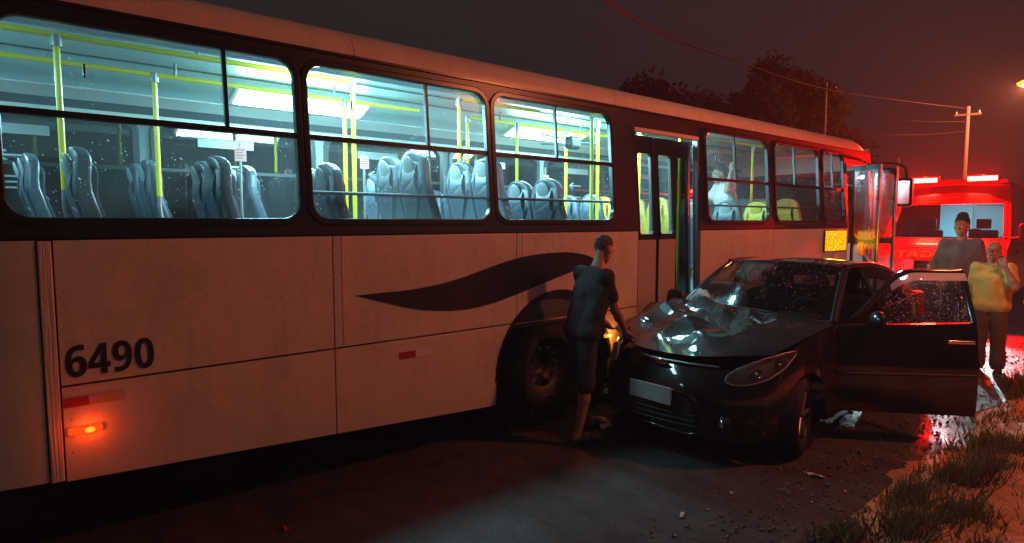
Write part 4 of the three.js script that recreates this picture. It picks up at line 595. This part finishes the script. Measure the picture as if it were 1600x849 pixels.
function person(label, o) {
  const P = thing('person', label, 'person', o.pos, o.turn), j = o.joints, S = o.scale ?? 1;
  const arms = [], legs = [], hands = [], feet = [], toes = [];
  for (const s of ['L', 'R']) {
    const sh = j['sh' + s], el = j['el' + s], wr = j['wr' + s], hp = j['hp' + s], kn = j['kn' + s], an = j['an' + s], toe = j['toe' + s];
    arms.push([sh, 0.05 * S, el, 0.04 * S], [el, 0.039 * S, mixv(el, wr, 0.3), 0.039 * S], [mixv(el, wr, 0.3), 0.039 * S, wr, 0.026 * S]);
    legs.push([hp, 0.08 * S, kn, 0.054 * S], [kn, 0.054 * S, mixv(kn, an, 0.3), 0.055 * S], [mixv(kn, an, 0.3), 0.055 * S, an, 0.034 * S]);
    feet.push([addv(an, [0, -0.03, 0]), 0.036 * S, mixv(addv(an, [0, -0.05, 0]), toe, 0.5), 0.034 * S], [mixv(an, toe, 0.5), 0.033 * S, toe, 0.026 * S], [an, 0.034 * S, addv(mixv(an, toe, -0.22), [0, -0.045, 0]), 0.03 * S]);
    if (o.flip) { const fd = V(toe[0] - an[0], 0, toe[2] - an[2]).normalize(), fn = V(-fd.z, 0, fd.x); for (let i = 0; i < 5; i++) { const q = (i - 2) * 0.015, r0 = i === (s === 'L' ? 4 : 0) ? 0.0125 : 0.009, e = 0.03 - 0.005 * Math.abs(i - (s === 'L' ? 3.6 : 0.4)); const p = addv(toe, [fn.x * q + fd.x * 0.012, -0.012, fn.z * q + fd.z * 0.012]); toes.push([p, r0, addv(p, [fd.x * e, -0.006, fd.z * e]), r0 * 0.9]); } }
    hands.push(handGeo(wr, o['hand' + s][0], o['hand' + s][1], s === 'L' ? 1 : -1, o['hand' + s][2] ?? 0.35));
  }
  const hd = j.head, fd = V(...(o.look ?? [1, 0, 0])).normalize(), rt = V().crossVectors(fd, V(0, 1, 0)).normalize(), up = V().crossVectors(rt, fd), H = (a, b, c) => V(...hd).addScaledVector(fd, a * S).addScaledVector(up, b * S).addScaledVector(rt, c * S).toArray();
  const skull = [{ c: H(-0.015, 0.03, 0), r: [0.092 * S, 0.095 * S, 0.078 * S] }, { c: H(0.03, -0.04, 0), r: [0.06 * S, 0.075 * S, 0.056 * S] }, [H(0.085, 0.015, 0), 0.010, H(0.103, -0.022, 0), 0.014], [H(0.082, -0.058, -0.018), 0.009, H(0.082, -0.058, 0.018), 0.009], [H(0.07, -0.092, 0), 0.02, H(0.05, -0.085, 0), 0.03], [H(0.075, 0.028, -0.038), 0.012, H(0.075, 0.028, 0.038), 0.012], { c: H(-0.01, -0.01, 0.08), r: [0.02, 0.032, 0.011] }, { c: H(-0.01, -0.01, -0.08), r: [0.02, 0.032, 0.011] }];
  const torso = [[j.pelvis, 0.115 * S, j.chest, 0.12 * S], [addv(j.chest, [0, 0.02, -0.07 * S]), 0.09 * S, addv(j.chest, [0, 0.02, 0.07 * S]), 0.09 * S], [j.shL, 0.05 * S, j.shR, 0.05 * S], [j.chest, 0.09 * S, j.neck, 0.055 * S], [j.neck, 0.052 * S, H(-0.03, -0.06, 0), 0.05 * S], [j.hpL, 0.09 * S, j.hpR, 0.09 * S]];
  const core = meshOf([...torso, ...arms, ...legs, ...feet], 0.03, 0.012), hg = meshOf(skull, 0.014, 0.0045);
  const body = put(P, 'body', merge([core, hg, ...hands, ...(toes.length ? [meshOf(toes, 0.004, 0.0045)] : [])]), o.skin ?? M.skin);
  for (const c of [-1, 1]) put(P, 'eye', new THREE.SphereGeometry(0.011, 10, 8).translate(...H(0.077, 0.008, c * 0.032)), M.white);
  // clothing
  const grow = (l, g) => l.map(p => p.c ? { c: p.c, r: p.r.map(v => v + g) } : [p[0], p[1] + g, p[2], p[3] + g]);
  const sl = o.sleeve ?? 0.5, slv = []; for (const s of ['L', 'R']) { const sh = j['sh' + s], el = j['el' + s], wr = j['wr' + s]; if (sl <= 1) slv.push([sh, 0.068 * S, mixv(sh, el, sl), 0.06 * S]); else slv.push([sh, 0.066 * S, el, 0.055 * S], [el, 0.054 * S, mixv(el, wr, Math.min(1, sl - 1)), 0.04 * S]); }
  const wrinkle = f => (x, y, z) => { const d0 = f(x, y, z); return Math.abs(d0) > 0.03 ? d0 : d0 - 0.002 + 0.006 * noise3(x * 9, y * 6, z * 9 + hd[0]) + 0.002 * noise3(x * 20, y * 13, z * 20); };
  const side2 = s => [addv(mixv(j['sh' + s], j.chest, 0.25), [0, -0.1, 0]), 0.092 * S, j['hp' + s], 0.112 * S];
  const hem = o.hem ?? j.pelvis[1] - 0.12, shp = [...grow(torso.slice(0, 3), 0.018), [j.hpL, 0.112 * S, j.hpR, 0.112 * S], [j.chest, 0.1 * S, mixv(j.chest, j.neck, 0.75), 0.068 * S], ...(o.longTop ? [[j.hpL, 0.105 * S, addv(j.hpL, [0, -0.22, 0]), 0.10 * S], [j.hpR, 0.105 * S, addv(j.hpR, [0, -0.22, 0]), 0.10 * S]] : []), side2('L'), side2('R'), ...slv];
  { const f = wrinkle(blend(shp, 0.035)), [lo, hi] = bounds(shp); put(body, 'shirt', sdfGeo((x, y, z) => Math.max(f(x, y, z), hem - y), lo, hi, 0.011), o.shirt); }
  const lg = o.leg ?? 0.95, lp = [[j.hpL, 0.105 * S, j.hpR, 0.105 * S], [j.pelvis, 0.118 * S, addv(j.pelvis, [0, 0.06, 0]), 0.112 * S]]; for (const s of ['L', 'R']) { const hp = j['hp' + s], kn = j['kn' + s], an = j['an' + s]; lp.push([hp, 0.1 * S, kn, 0.076 * S]); if (lg > 0) lp.push([kn, 0.076 * S, mixv(kn, an, lg), o.flare ?? 0.066 * S]); }
  { const f = wrinkle(blend(lp, 0.03)), [lo, hi] = bounds(lp), cut = o.legCut; put(body, 'trousers', sdfGeo(cut ? (x, y, z) => Math.max(f(x, y, z), cut - y) : f, lo, hi, 0.011), o.pants); }
  // hair or cap
  const hr = [{ c: H(-0.026, 0.042, 0), r: [0.0938 * S, 0.0972 * S, 0.0805 * S] }, ...(o.hairTop ? [[H(-0.02, 0.08, 0), 0.07 * S, H(-0.03, 0.125, 0), 0.062 * S]] : [])]; const hf = blend(hr, 0.02), [hl, hh] = bounds(hr);
  const q = V();
  const cutF = (x, y, z) => { q.set(x - hd[0], y - hd[1], z - hd[2]); const a = q.dot(fd) / S, b = q.dot(up) / S; return Math.max(0.0, 1) * Math.min(1, (a * 0.85 - b) + 0.012) * 0.8; };
  const hair = put(body, o.cap ? 'cap' : 'hair', sdfGeo((x, y, z) => Math.max(hf(x, y, z) + 0.006 * noise3(x * 70, y * 40, z * 70) * (o.cap ? 0 : 1), o.cap ? (() => { q.set(x - hd[0], y - hd[1], z - hd[2]); return 0.03 * S - q.dot(up); })() : cutF(x, y, z)), hl, hh, 0.0055), o.hair ?? M.hair);
  if (o.cap) { const pk = [[H(0.06, 0.048, -0.045), 0.012, H(0.06, 0.048, 0.045), 0.012], [H(0.06, 0.046, -0.04), 0.008, H(0.13, 0.036, -0.02), 0.006], [H(0.06, 0.046, 0.04), 0.008, H(0.13, 0.036, 0.02), 0.006], [H(0.08, 0.046, 0), 0.008, H(0.14, 0.036, 0), 0.006]]; put(body, 'cap_peak', meshOf(pk, 0.02, 0.006), o.hair); }
  for (const s of ['L', 'R']) { const an = j['an' + s], toe = j['toe' + s], heel = mixv(an, toe, -0.25);
    if (o.flip) { const y0 = toe[1] - 0.032, d = V(toe[0] - an[0], 0, toe[2] - an[2]).normalize(), n = V(-d.z, 0, d.x), so = new THREE.Shape(); so.absellipse(0.1, 0, 0.16, 0.047, 0, Math.PI * 2); const g = new THREE.ExtrudeGeometry(so, { depth: 0.014, bevelEnabled: true, bevelSize: 0.004, bevelThickness: 0.004, bevelSegments: 1, curveSegments: 16 }).rotateX(-Math.PI / 2).rotateY(-Math.atan2(d.z, d.x)).translate(an[0] - d.x * 0.01, y0 - 0.012, an[2] - d.z * 0.01);
      const f = put(body, 'flip_flop', g, M.plastic); const c = mixv(an, toe, 0.8); put(f, 'strap', [1, -1].map(k => tube([[an[0] + d.x * 0.07 + n.x * 0.042 * k, y0 + 0.01, an[2] + d.z * 0.07 + n.z * 0.042 * k], [an[0] + d.x * 0.11 + n.x * 0.028 * k, y0 + 0.058, an[2] + d.z * 0.11 + n.z * 0.028 * k], [c[0], y0 + 0.045, c[2]]], 0.006, 12, 6)), M.plastic); }
    else put(body, 'shoe', meshOf([[addv(heel, [0, -0.045, 0]), 0.042, mixv(heel, addv(toe, [0, 0.03, 0]), 0.5), 0.045], [mixv(an, toe, 0.4), 0.043, addv(toe, [0, 0.006, 0]), 0.037]], 0.02, 0.008, (x, y, z) => (toe[1] - 0.03) - y), M.plastic); }
  return P;
}
// the standing skeleton: x forward, y up, z to the right, hip-width stance
function stance(h, o = {}) { const k = h / 1.75, j = { pelvis: [0, 0.94, 0], chest: [0, 1.24, 0], neck: [-0.01, 1.46, 0], head: [0.03, 1.62, 0], shL: [-0.01, 1.4, -0.17], shR: [-0.01, 1.4, 0.17], elL: [-0.02, 1.12, -0.23], elR: [-0.02, 1.12, 0.23], wrL: [0.05, 0.88, -0.25], wrR: [0.05, 0.88, 0.25], hpL: [0, 0.9, -0.09], hpR: [0, 0.9, 0.09], knL: [0.02, 0.48, -0.1], knR: [0.02, 0.48, 0.1], anL: [0, 0.085, -0.11], anR: [0, 0.085, 0.11], toeL: [0.17, 0.032, -0.13], toeR: [0.17, 0.032, 0.13], ...o }; for (const n in j) j[n] = j[n].map(v => v * k); return j; }
const down = [[0.15, -1, 0], [1, 0, 0], 0.3];
// man stooping to the loose headlamp, facing along the bus
person('man in dark top and knee length shorts stooping over the loose headlamp in flip flops', { pos: [3.60, 0.012, 0.43], turn: -0.12, scale: 0.87, look: [0.85, -0.42, -0.1],
  joints: stance(1.75, { pelvis: [0.02, 0.93, 0], chest: [0.09, 1.22, 0.01], neck: [0.17, 1.42, 0.0], head: [0.25, 1.56, -0.01], shL: [0.13, 1.36, -0.16], shR: [0.11, 1.35, 0.17], elR: [0.22, 1.07, 0.17], wrR: [0.44, 0.86, 0.06], elL: [0.24, 1.1, -0.22], wrL: [0.42, 0.92, -0.2], hpL: [0.02, 0.9, -0.09], hpR: [0.0, 0.9, 0.09], knL: [0.1, 0.5, -0.11], knR: [-0.02, 0.49, 0.1], anL: [0.2, 0.085, -0.16], anR: [-0.1, 0.085, 0.1], toeL: [0.37, 0.034, -0.18], toeR: [0.07, 0.034, 0.12] }),
  handR: [[0.55, -0.85, -0.1], [-0.8, -0.5, 0], 0.5], handL: [[0.7, -0.7, 0.1], [-0.7, -0.7, 0], 0.4], sleeve: 0.62, hem: 0.8, leg: 0.25, legCut: 0.42, flip: true, shirt: mat([0.02, 0.02, 0.023], 0.85), pants: mat([0.035, 0.034, 0.038], 0.85), hair: M.greyHair });
// two onlookers between car and van
person('tall man in grey long sleeved shirt standing between open car door and van', { pos: [9.98, 0.0, 1.44], turn: Math.PI + 0.12, scale: 1.06, look: [1, -0.1, 0.25],
  joints: stance(1.88, { wrR: [0.12, 0.93, 0.2], elR: [-0.07, 1.14, 0.27], wrL: [0.1, 0.9, -0.22] }), handR: [[0.4, -0.7, -0.5], [1, 0, 0], 0.5], handL: down, sleeve: 1.95, shirt: mat([0.11, 0.105, 0.1], 0.9), pants: mat([0.04, 0.04, 0.05], 0.85), hairTop: true });
person('short person in yellow polo shirt and cap with one hand at the face', { pos: [9.12, 0.0, 1.98], turn: Math.PI + 0.15, scale: 0.93, look: [1, -0.12, 0.3],
  joints: stance(1.56, { elL: [0.16, 1.17, -0.25], wrL: [0.17, 1.44, -0.13], wrR: [0.04, 0.9, 0.24] }), handL: [[-0.2, 0.9, 0.35], [-1, 0, 0], 0.5], handR: down, sleeve: 0.7, shirt: mat([0.62, 0.45, 0.10], 0.85), pants: mat([0.11, 0.07, 0.035], 0.85), cap: true, hair: mat([0.3, 0.16, 0.08], 0.8), leg: 0.97, flare: 0.075 });
// passengers in the bus
person('passenger in white shirt standing inside the bus ahead of the middle door', { pos: [7.98, 1.0, -0.82], turn: Math.PI - 0.5, scale: 1, look: [1, -0.25, 0.1],
  joints: stance(1.66, { chest: [0.1, 1.22, 0], neck: [0.15, 1.42, 0], head: [0.2, 1.55, 0], shL: [0.12, 1.36, -0.17], shR: [0.12, 1.36, 0.17], elR: [0.3, 1.14, 0.2], wrR: [0.46, 1.0, 0.15], elL: [0.24, 1.3, -0.3], wrL: [0.2, 1.58, -0.32] }), handR: [[0.9, -0.4, 0], [0, 1, 0], 0.4], handL: [[0, 1, 0], [1, 0, 0], 0.9], sleeve: 0.6, shirt: mat([0.6, 0.5, 0.5], 0.85), pants: mat([0.03, 0.04, 0.07], 0.85) });
person('dark haired passenger sitting on the far side of the bus cabin', { pos: [4.05, 1.07, -1.8], turn: 0, scale: 0.98, look: [1, -0.1, 0],
  joints: stance(1.72, { pelvis: [0.12, 0.52, 0], chest: [0.02, 0.84, 0], neck: [0.02, 1.06, 0], head: [0.06, 1.22, 0], shL: [0.02, 1.0, -0.17], shR: [0.02, 1.0, 0.17], elL: [0.08, 0.74, -0.22], elR: [0.08, 0.74, 0.22], wrL: [0.3, 0.62, -0.14], wrR: [0.3, 0.62, 0.14], hpL: [0.12, 0.5, -0.09], hpR: [0.12, 0.5, 0.09], knL: [0.52, 0.5, -0.11], knR: [0.52, 0.5, 0.11], anL: [0.54, 0.09, -0.11], anR: [0.54, 0.09, 0.11], toeL: [0.7, 0.032, -0.12], toeR: [0.7, 0.032, 0.12] }), handR: [[1, -0.2, 0], [0, 1, 0], 0.4], handL: [[1, -0.2, 0], [0, 1, 0], 0.4], sleeve: 0.6, shirt: mat([0.05, 0.06, 0.08], 0.85), pants: mat([0.03, 0.03, 0.05], 0.85) });

// ---------------------------------------------------------------- poles, lamps, wires
function streetLamp(label, pos, turn, h, arm, cd, emit) {
  const o = thing('street_lamp', label, 'street lamp', pos, turn, 'sodium street lamps along the road');
  put(o, 'post', new THREE.CylinderGeometry(0.08, 0.14, h, 14).translate(0, h / 2, 0), M.concrete);
  put(o, 'arm', tube([[0, h - 0.4, 0], [arm * 0.3, h + 0.05, 0], [arm, h + 0.15, 0]], 0.03, 20, 8), M.steel);
  const hd = put(o, 'lamp_head', new THREE.SphereGeometry(1, 20, 12, 0, Math.PI * 2, 0, Math.PI / 2).scale(0.36, 0.12, 0.15).translate(arm + 0.3, h + 0.12, 0), M.steel);
  put(hd, 'bulb', new THREE.SphereGeometry(1, 16, 10).scale(0.3, 0.17, 0.2).translate(arm + 0.32, h + 0.06, 0), glow([1, 0.4, 0.03], emit));
  const l = new THREE.PointLight(lin(1, 0.215, 0.095), cd, 0, 2); l.position.set(arm + 0.32, h - 0.2, 0); l.shadow.radius = 6; l.castShadow = true; o.add(l); return o;
}
streetLamp('orange street lamp burning far down the road past the red van', [39.2, 0, -1.3], Math.PI / 2, 8.6, 1.75, 260, 3);
streetLamp('orange street lamp on the verge behind the open car door', [6.6, 0, 5.7], Math.PI / 2, 5.1, 1.3, 39, 6);
function pole(name, label, x, z, h, r = 0.14, arms = true) {
  const o = thing(name, label, 'utility pole', [x, -0.03, z], 0.25, 'utility poles'); put(o, 'post', new THREE.CylinderGeometry(r * 0.7, r, h, 12).translate(0, h / 2, 0), M.concrete);
  if (arms) { put(o, 'crossarm', rbox(-0.06, 0.06, h - 0.5, h - 0.38, -0.6, 0.6, 0.01), M.wood); for (const z2 of [-0.5, 0, 0.5]) put(o, 'insulator', new THREE.CylinderGeometry(0.03, 0.05, 0.14, 10).translate(0, h - 0.31, z2), M.white); }
  return o;
}
pole('utility_pole', 'concrete utility pole lit orange, rising above the red van', 40.6, -5.95, 8.1);
pole('utility_pole', 'thin utility pole standing between dark trees beyond the bus roof', 35.7, -11.4, 9.6, 0.12);
pole('utility_pole', 'short distant pole between the bus front and the van', 51.2, -12.6, 6.6, 0.2, false);
function wire(label, pts, r) { const w = put(scene, 'power_line', tube(pts, r, 60, 5), M.wire); w.userData = { label, category: 'power line', group: 'overhead lines' }; }
wire('topmost power line sagging from the orange lit pole across the sky', [[-4, 8.6, -1.5], [9.28, 6.25, -4.55], [18, 6.55, -6.0], [26.29, 7.12, -7.0], [34, 7.55, -6.5], [40.6, 7.95, -5.95]], 0.022);
wire('middle power line running from the orange lit pole towards the trees', [[35.7, 9.3, -11.4], [36.9, 8.0, -9.8], [38.5, 7.35, -8], [40.6, 7.25, -5.95]], 0.018);
wire('lowest slack line running from the orange lit pole behind the bus', [[25, 5.4, -9], [31.8, 5.85, -7], [36, 6.2, -6.4], [40.6, 6.75, -5.95]], 0.014);

// ---------------------------------------------------------------- trees beyond the bus
function tree(label, x, z, h, w, seed, lean = 0) {
  const r = rng(seed), o = thing('tree', label, 'tree', [x, -0.03, z], r() * 6, 'dark trees beyond the bus');
  const limbs = [tube([[0, 0, 0], [0.1, h * 0.3, 0.1], [lean * 0.5, h * 0.6, 0], [lean, h * 0.9, 0.1]], 0.16, 14, 8)], cl = [];
  for (let i = 0; i < 9; i++) { const a = r() * 6.28, y = h * (0.35 + 0.5 * r()), L = w * (0.5 + 0.5 * r()) * (1.15 - y / h * 0.6), e = [Math.cos(a) * L, y + h * 0.12 + r() * 0.6, Math.sin(a) * L]; limbs.push(tube([[lean * 0.4, y * 0.85, 0], [e[0] * 0.5, y, e[2] * 0.5], e], 0.05, 8, 5)); cl.push([...e, 0.7 + 0.7 * r()]); cl.push([e[0] * 0.6, e[1] + 0.5 * r(), e[2] * 0.6, 0.7 + 0.5 * r()]); }
  cl.push([lean, h * 0.95, 0, 0.8], [lean * 0.8, h * 0.85, 0.3, 1.0]);
  put(o, 'trunk', limbs, M.bark);
  const pos = [], q = new THREE.Quaternion(), e = new THREE.Euler();
  for (const [cx, cy, cz, cr] of cl) for (let i = 0; i < 300; i++) { const d = V(r() - 0.5, (r() - 0.5) * 0.8, r() - 0.5).normalize().multiplyScalar(cr * Math.cbrt(r()) * (0.75 + 0.5 * r())), s = 0.11 + 0.12 * r(); q.setFromEuler(e.set(r() * 6, r() * 6, r() * 6)); const P3 = [[-s * 0.5, 0, 0], [0, s * 1.5, 0.02], [s * 0.5, 0, 0], [0, -s * 0.6, 0]].map(p => V(...p).applyQuaternion(q).add(d).add(V(cx, cy, cz)).toArray()); pos.push(...P3[0], ...P3[2], ...P3[1], ...P3[0], ...P3[3], ...P3[2]); }
  const g = new THREE.BufferGeometry(); g.setAttribute('position', new THREE.Float32BufferAttribute(pos, 3)); g.computeVertexNormals(); put(o, 'crown', g, M.leaf);
}
[['broad dark tree at the left end of the tree row beyond the bus', 30.6, -18.5, 9.4, 3.2, 1], ['low rounded tree next to the broad one in the row beyond the bus', 34, -18.5, 8.8, 3.0, 2], ['middle tree of the dark row beyond the bus with open crown', 34.4, -15.6, 9.4, 3.0, 3], ['tallest dark tree of the row beyond the bus roof', 38.2, -15, 11.2, 2.7, 4, 0.4], ['slim dark tree beside the thin utility pole beyond the bus', 42, -14, 10, 2.6, 5], ['bushy dark tree behind the gap between the taller ones', 46, -19, 10, 3, 6], ['round crowned tree closing the row beside the broad one', 32.6, -16.6, 8.2, 2.4, 8], ['leafy dark tree between the tallest tree and the thin pole', 40.4, -16.4, 9.6, 2.4, 9], ['low leafy tree at the foot of the dark row above the bus front', 45, -14.5, 8.4, 2.6, 10]].forEach(a => tree(...a));

// ---------------------------------------------------------------- grass, gravel
{
  const r = rng(31), d = new THREE.Object3D(), blade = (() => { const pos = [], n = 5; const p = (t, s) => [s * 0.006 * (1 - t), t, 0.35 * t * t]; for (let i = 0; i < n; i++) { const a = i / n, b = (i + 1) / n; pos.push(...p(a, -1), ...p(a, 1), ...p(b, 1), ...p(a, -1), ...p(b, 1), ...p(b, -1)); } const g = new THREE.BufferGeometry(); g.setAttribute('position', new THREE.Float32BufferAttribute(pos, 3)); g.computeVertexNormals(); return g; })();
  const tufts = [[3.9, 2.75, 0.32, 1.1], [4.3, 2.9, 0.3, 1.0], [4.9, 2.72, 0.34, 1.2], [5.3, 2.8, 0.3, 1.1], [5.9, 2.72, 0.3, 1.0], [6.1, 2.95, 0.3, 0.9], [8.4, 2.5, 0.35, 1.3], [8.8, 2.7, 0.4, 1.4], [9.6, 2.6, 0.35, 1.2], [3.5, 2.95, 0.3, 0.7], [3.1, 2.6, 0.3, 0.55], [3.6, 2.5, 0.25, 0.5], [4.4, 2.6, 0.25, 0.8], [3.9, 3.1, 0.25, 0.7], [11, 2.9, 0.5, 1.3], [12.6, 3.1, 0.6, 1.3], [7.2, 2.95, 0.3, 0.7]];
  const n = 12000, g = new THREE.InstancedMesh(blade, mat([0.13, 0.12, 0.035], 0.7, { transmission: 0.3, thickness: 0 }), n), c = new THREE.Color(); g.name = 'grass';
  for (let i = 0; i < n; i++) { let x, z, h; if (i < 9000) { const t = tufts[Math.floor(r() * tufts.length)], a = r() * 6.28, q = t[2] * Math.sqrt(r()) * (r() < 0.7 ? 0.6 : 1.1); x = t[0] + Math.cos(a) * q; z = t[1] + Math.sin(a) * q * 0.6; h = (0.07 + 0.13 * r()) * t[3]; } else { x = lerp(2.5, 14, r()); z = 2.45 + 2.2 * r() * r(); h = 0.04 + 0.07 * r(); }
    d.position.set(x, 0.0, z); d.rotation.set((r() - 0.5) * 0.7, r() * 6.28, (r() - 0.5) * 0.7); d.scale.set(0.8 + 0.8 * r(), h, h * (0.7 + 1.3 * r())); d.updateMatrix(); g.setMatrixAt(i, d.matrix); const v = 0.6 + 0.7 * r(); g.setColorAt(i, c.setRGB(v * (0.9 + 0.5 * r()), v, v * 0.8)); }
  g.userData = { label: 'tufts of wet grass along the edge of the road', category: 'grass', kind: 'stuff' }; g.castShadow = g.receiveShadow = true; scene.add(g);
  const stone = new THREE.IcosahedronGeometry(1, 0), m = 2800, s = new THREE.InstancedMesh(stone, mat([0.16, 0.14, 0.13], 0.28), m); s.name = 'gravel';
  for (let i = 0; i < m; i++) { const x = lerp(2.6, 12, Math.pow(r(), 1.3)), z = 2.32 + (r() + r() + r() - 1.5) * 0.62 + 0.12 * noise3(x * 0.8, 1, 1), q = 0.004 + 0.014 * r() ** 3; d.position.set(x, q * 0.3 + 0.002, z); d.rotation.set(r() * 6, r() * 6, r() * 6); d.scale.set(q, q * 0.7, q * (0.7 + 0.5 * r())); d.updateMatrix(); s.setMatrixAt(i, d.matrix); const v = 0.6 + 0.8 * r(); s.setColorAt(i, c.setRGB(v, v, v)); }
  s.userData = { label: 'wet loose gravel strewn along the road edge', category: 'gravel', kind: 'stuff' }; s.castShadow = s.receiveShadow = true; scene.add(s);
}
scene.fog = new THREE.FogExp2(0xffffff, 0.0022);
renderer.render(scene, camera);
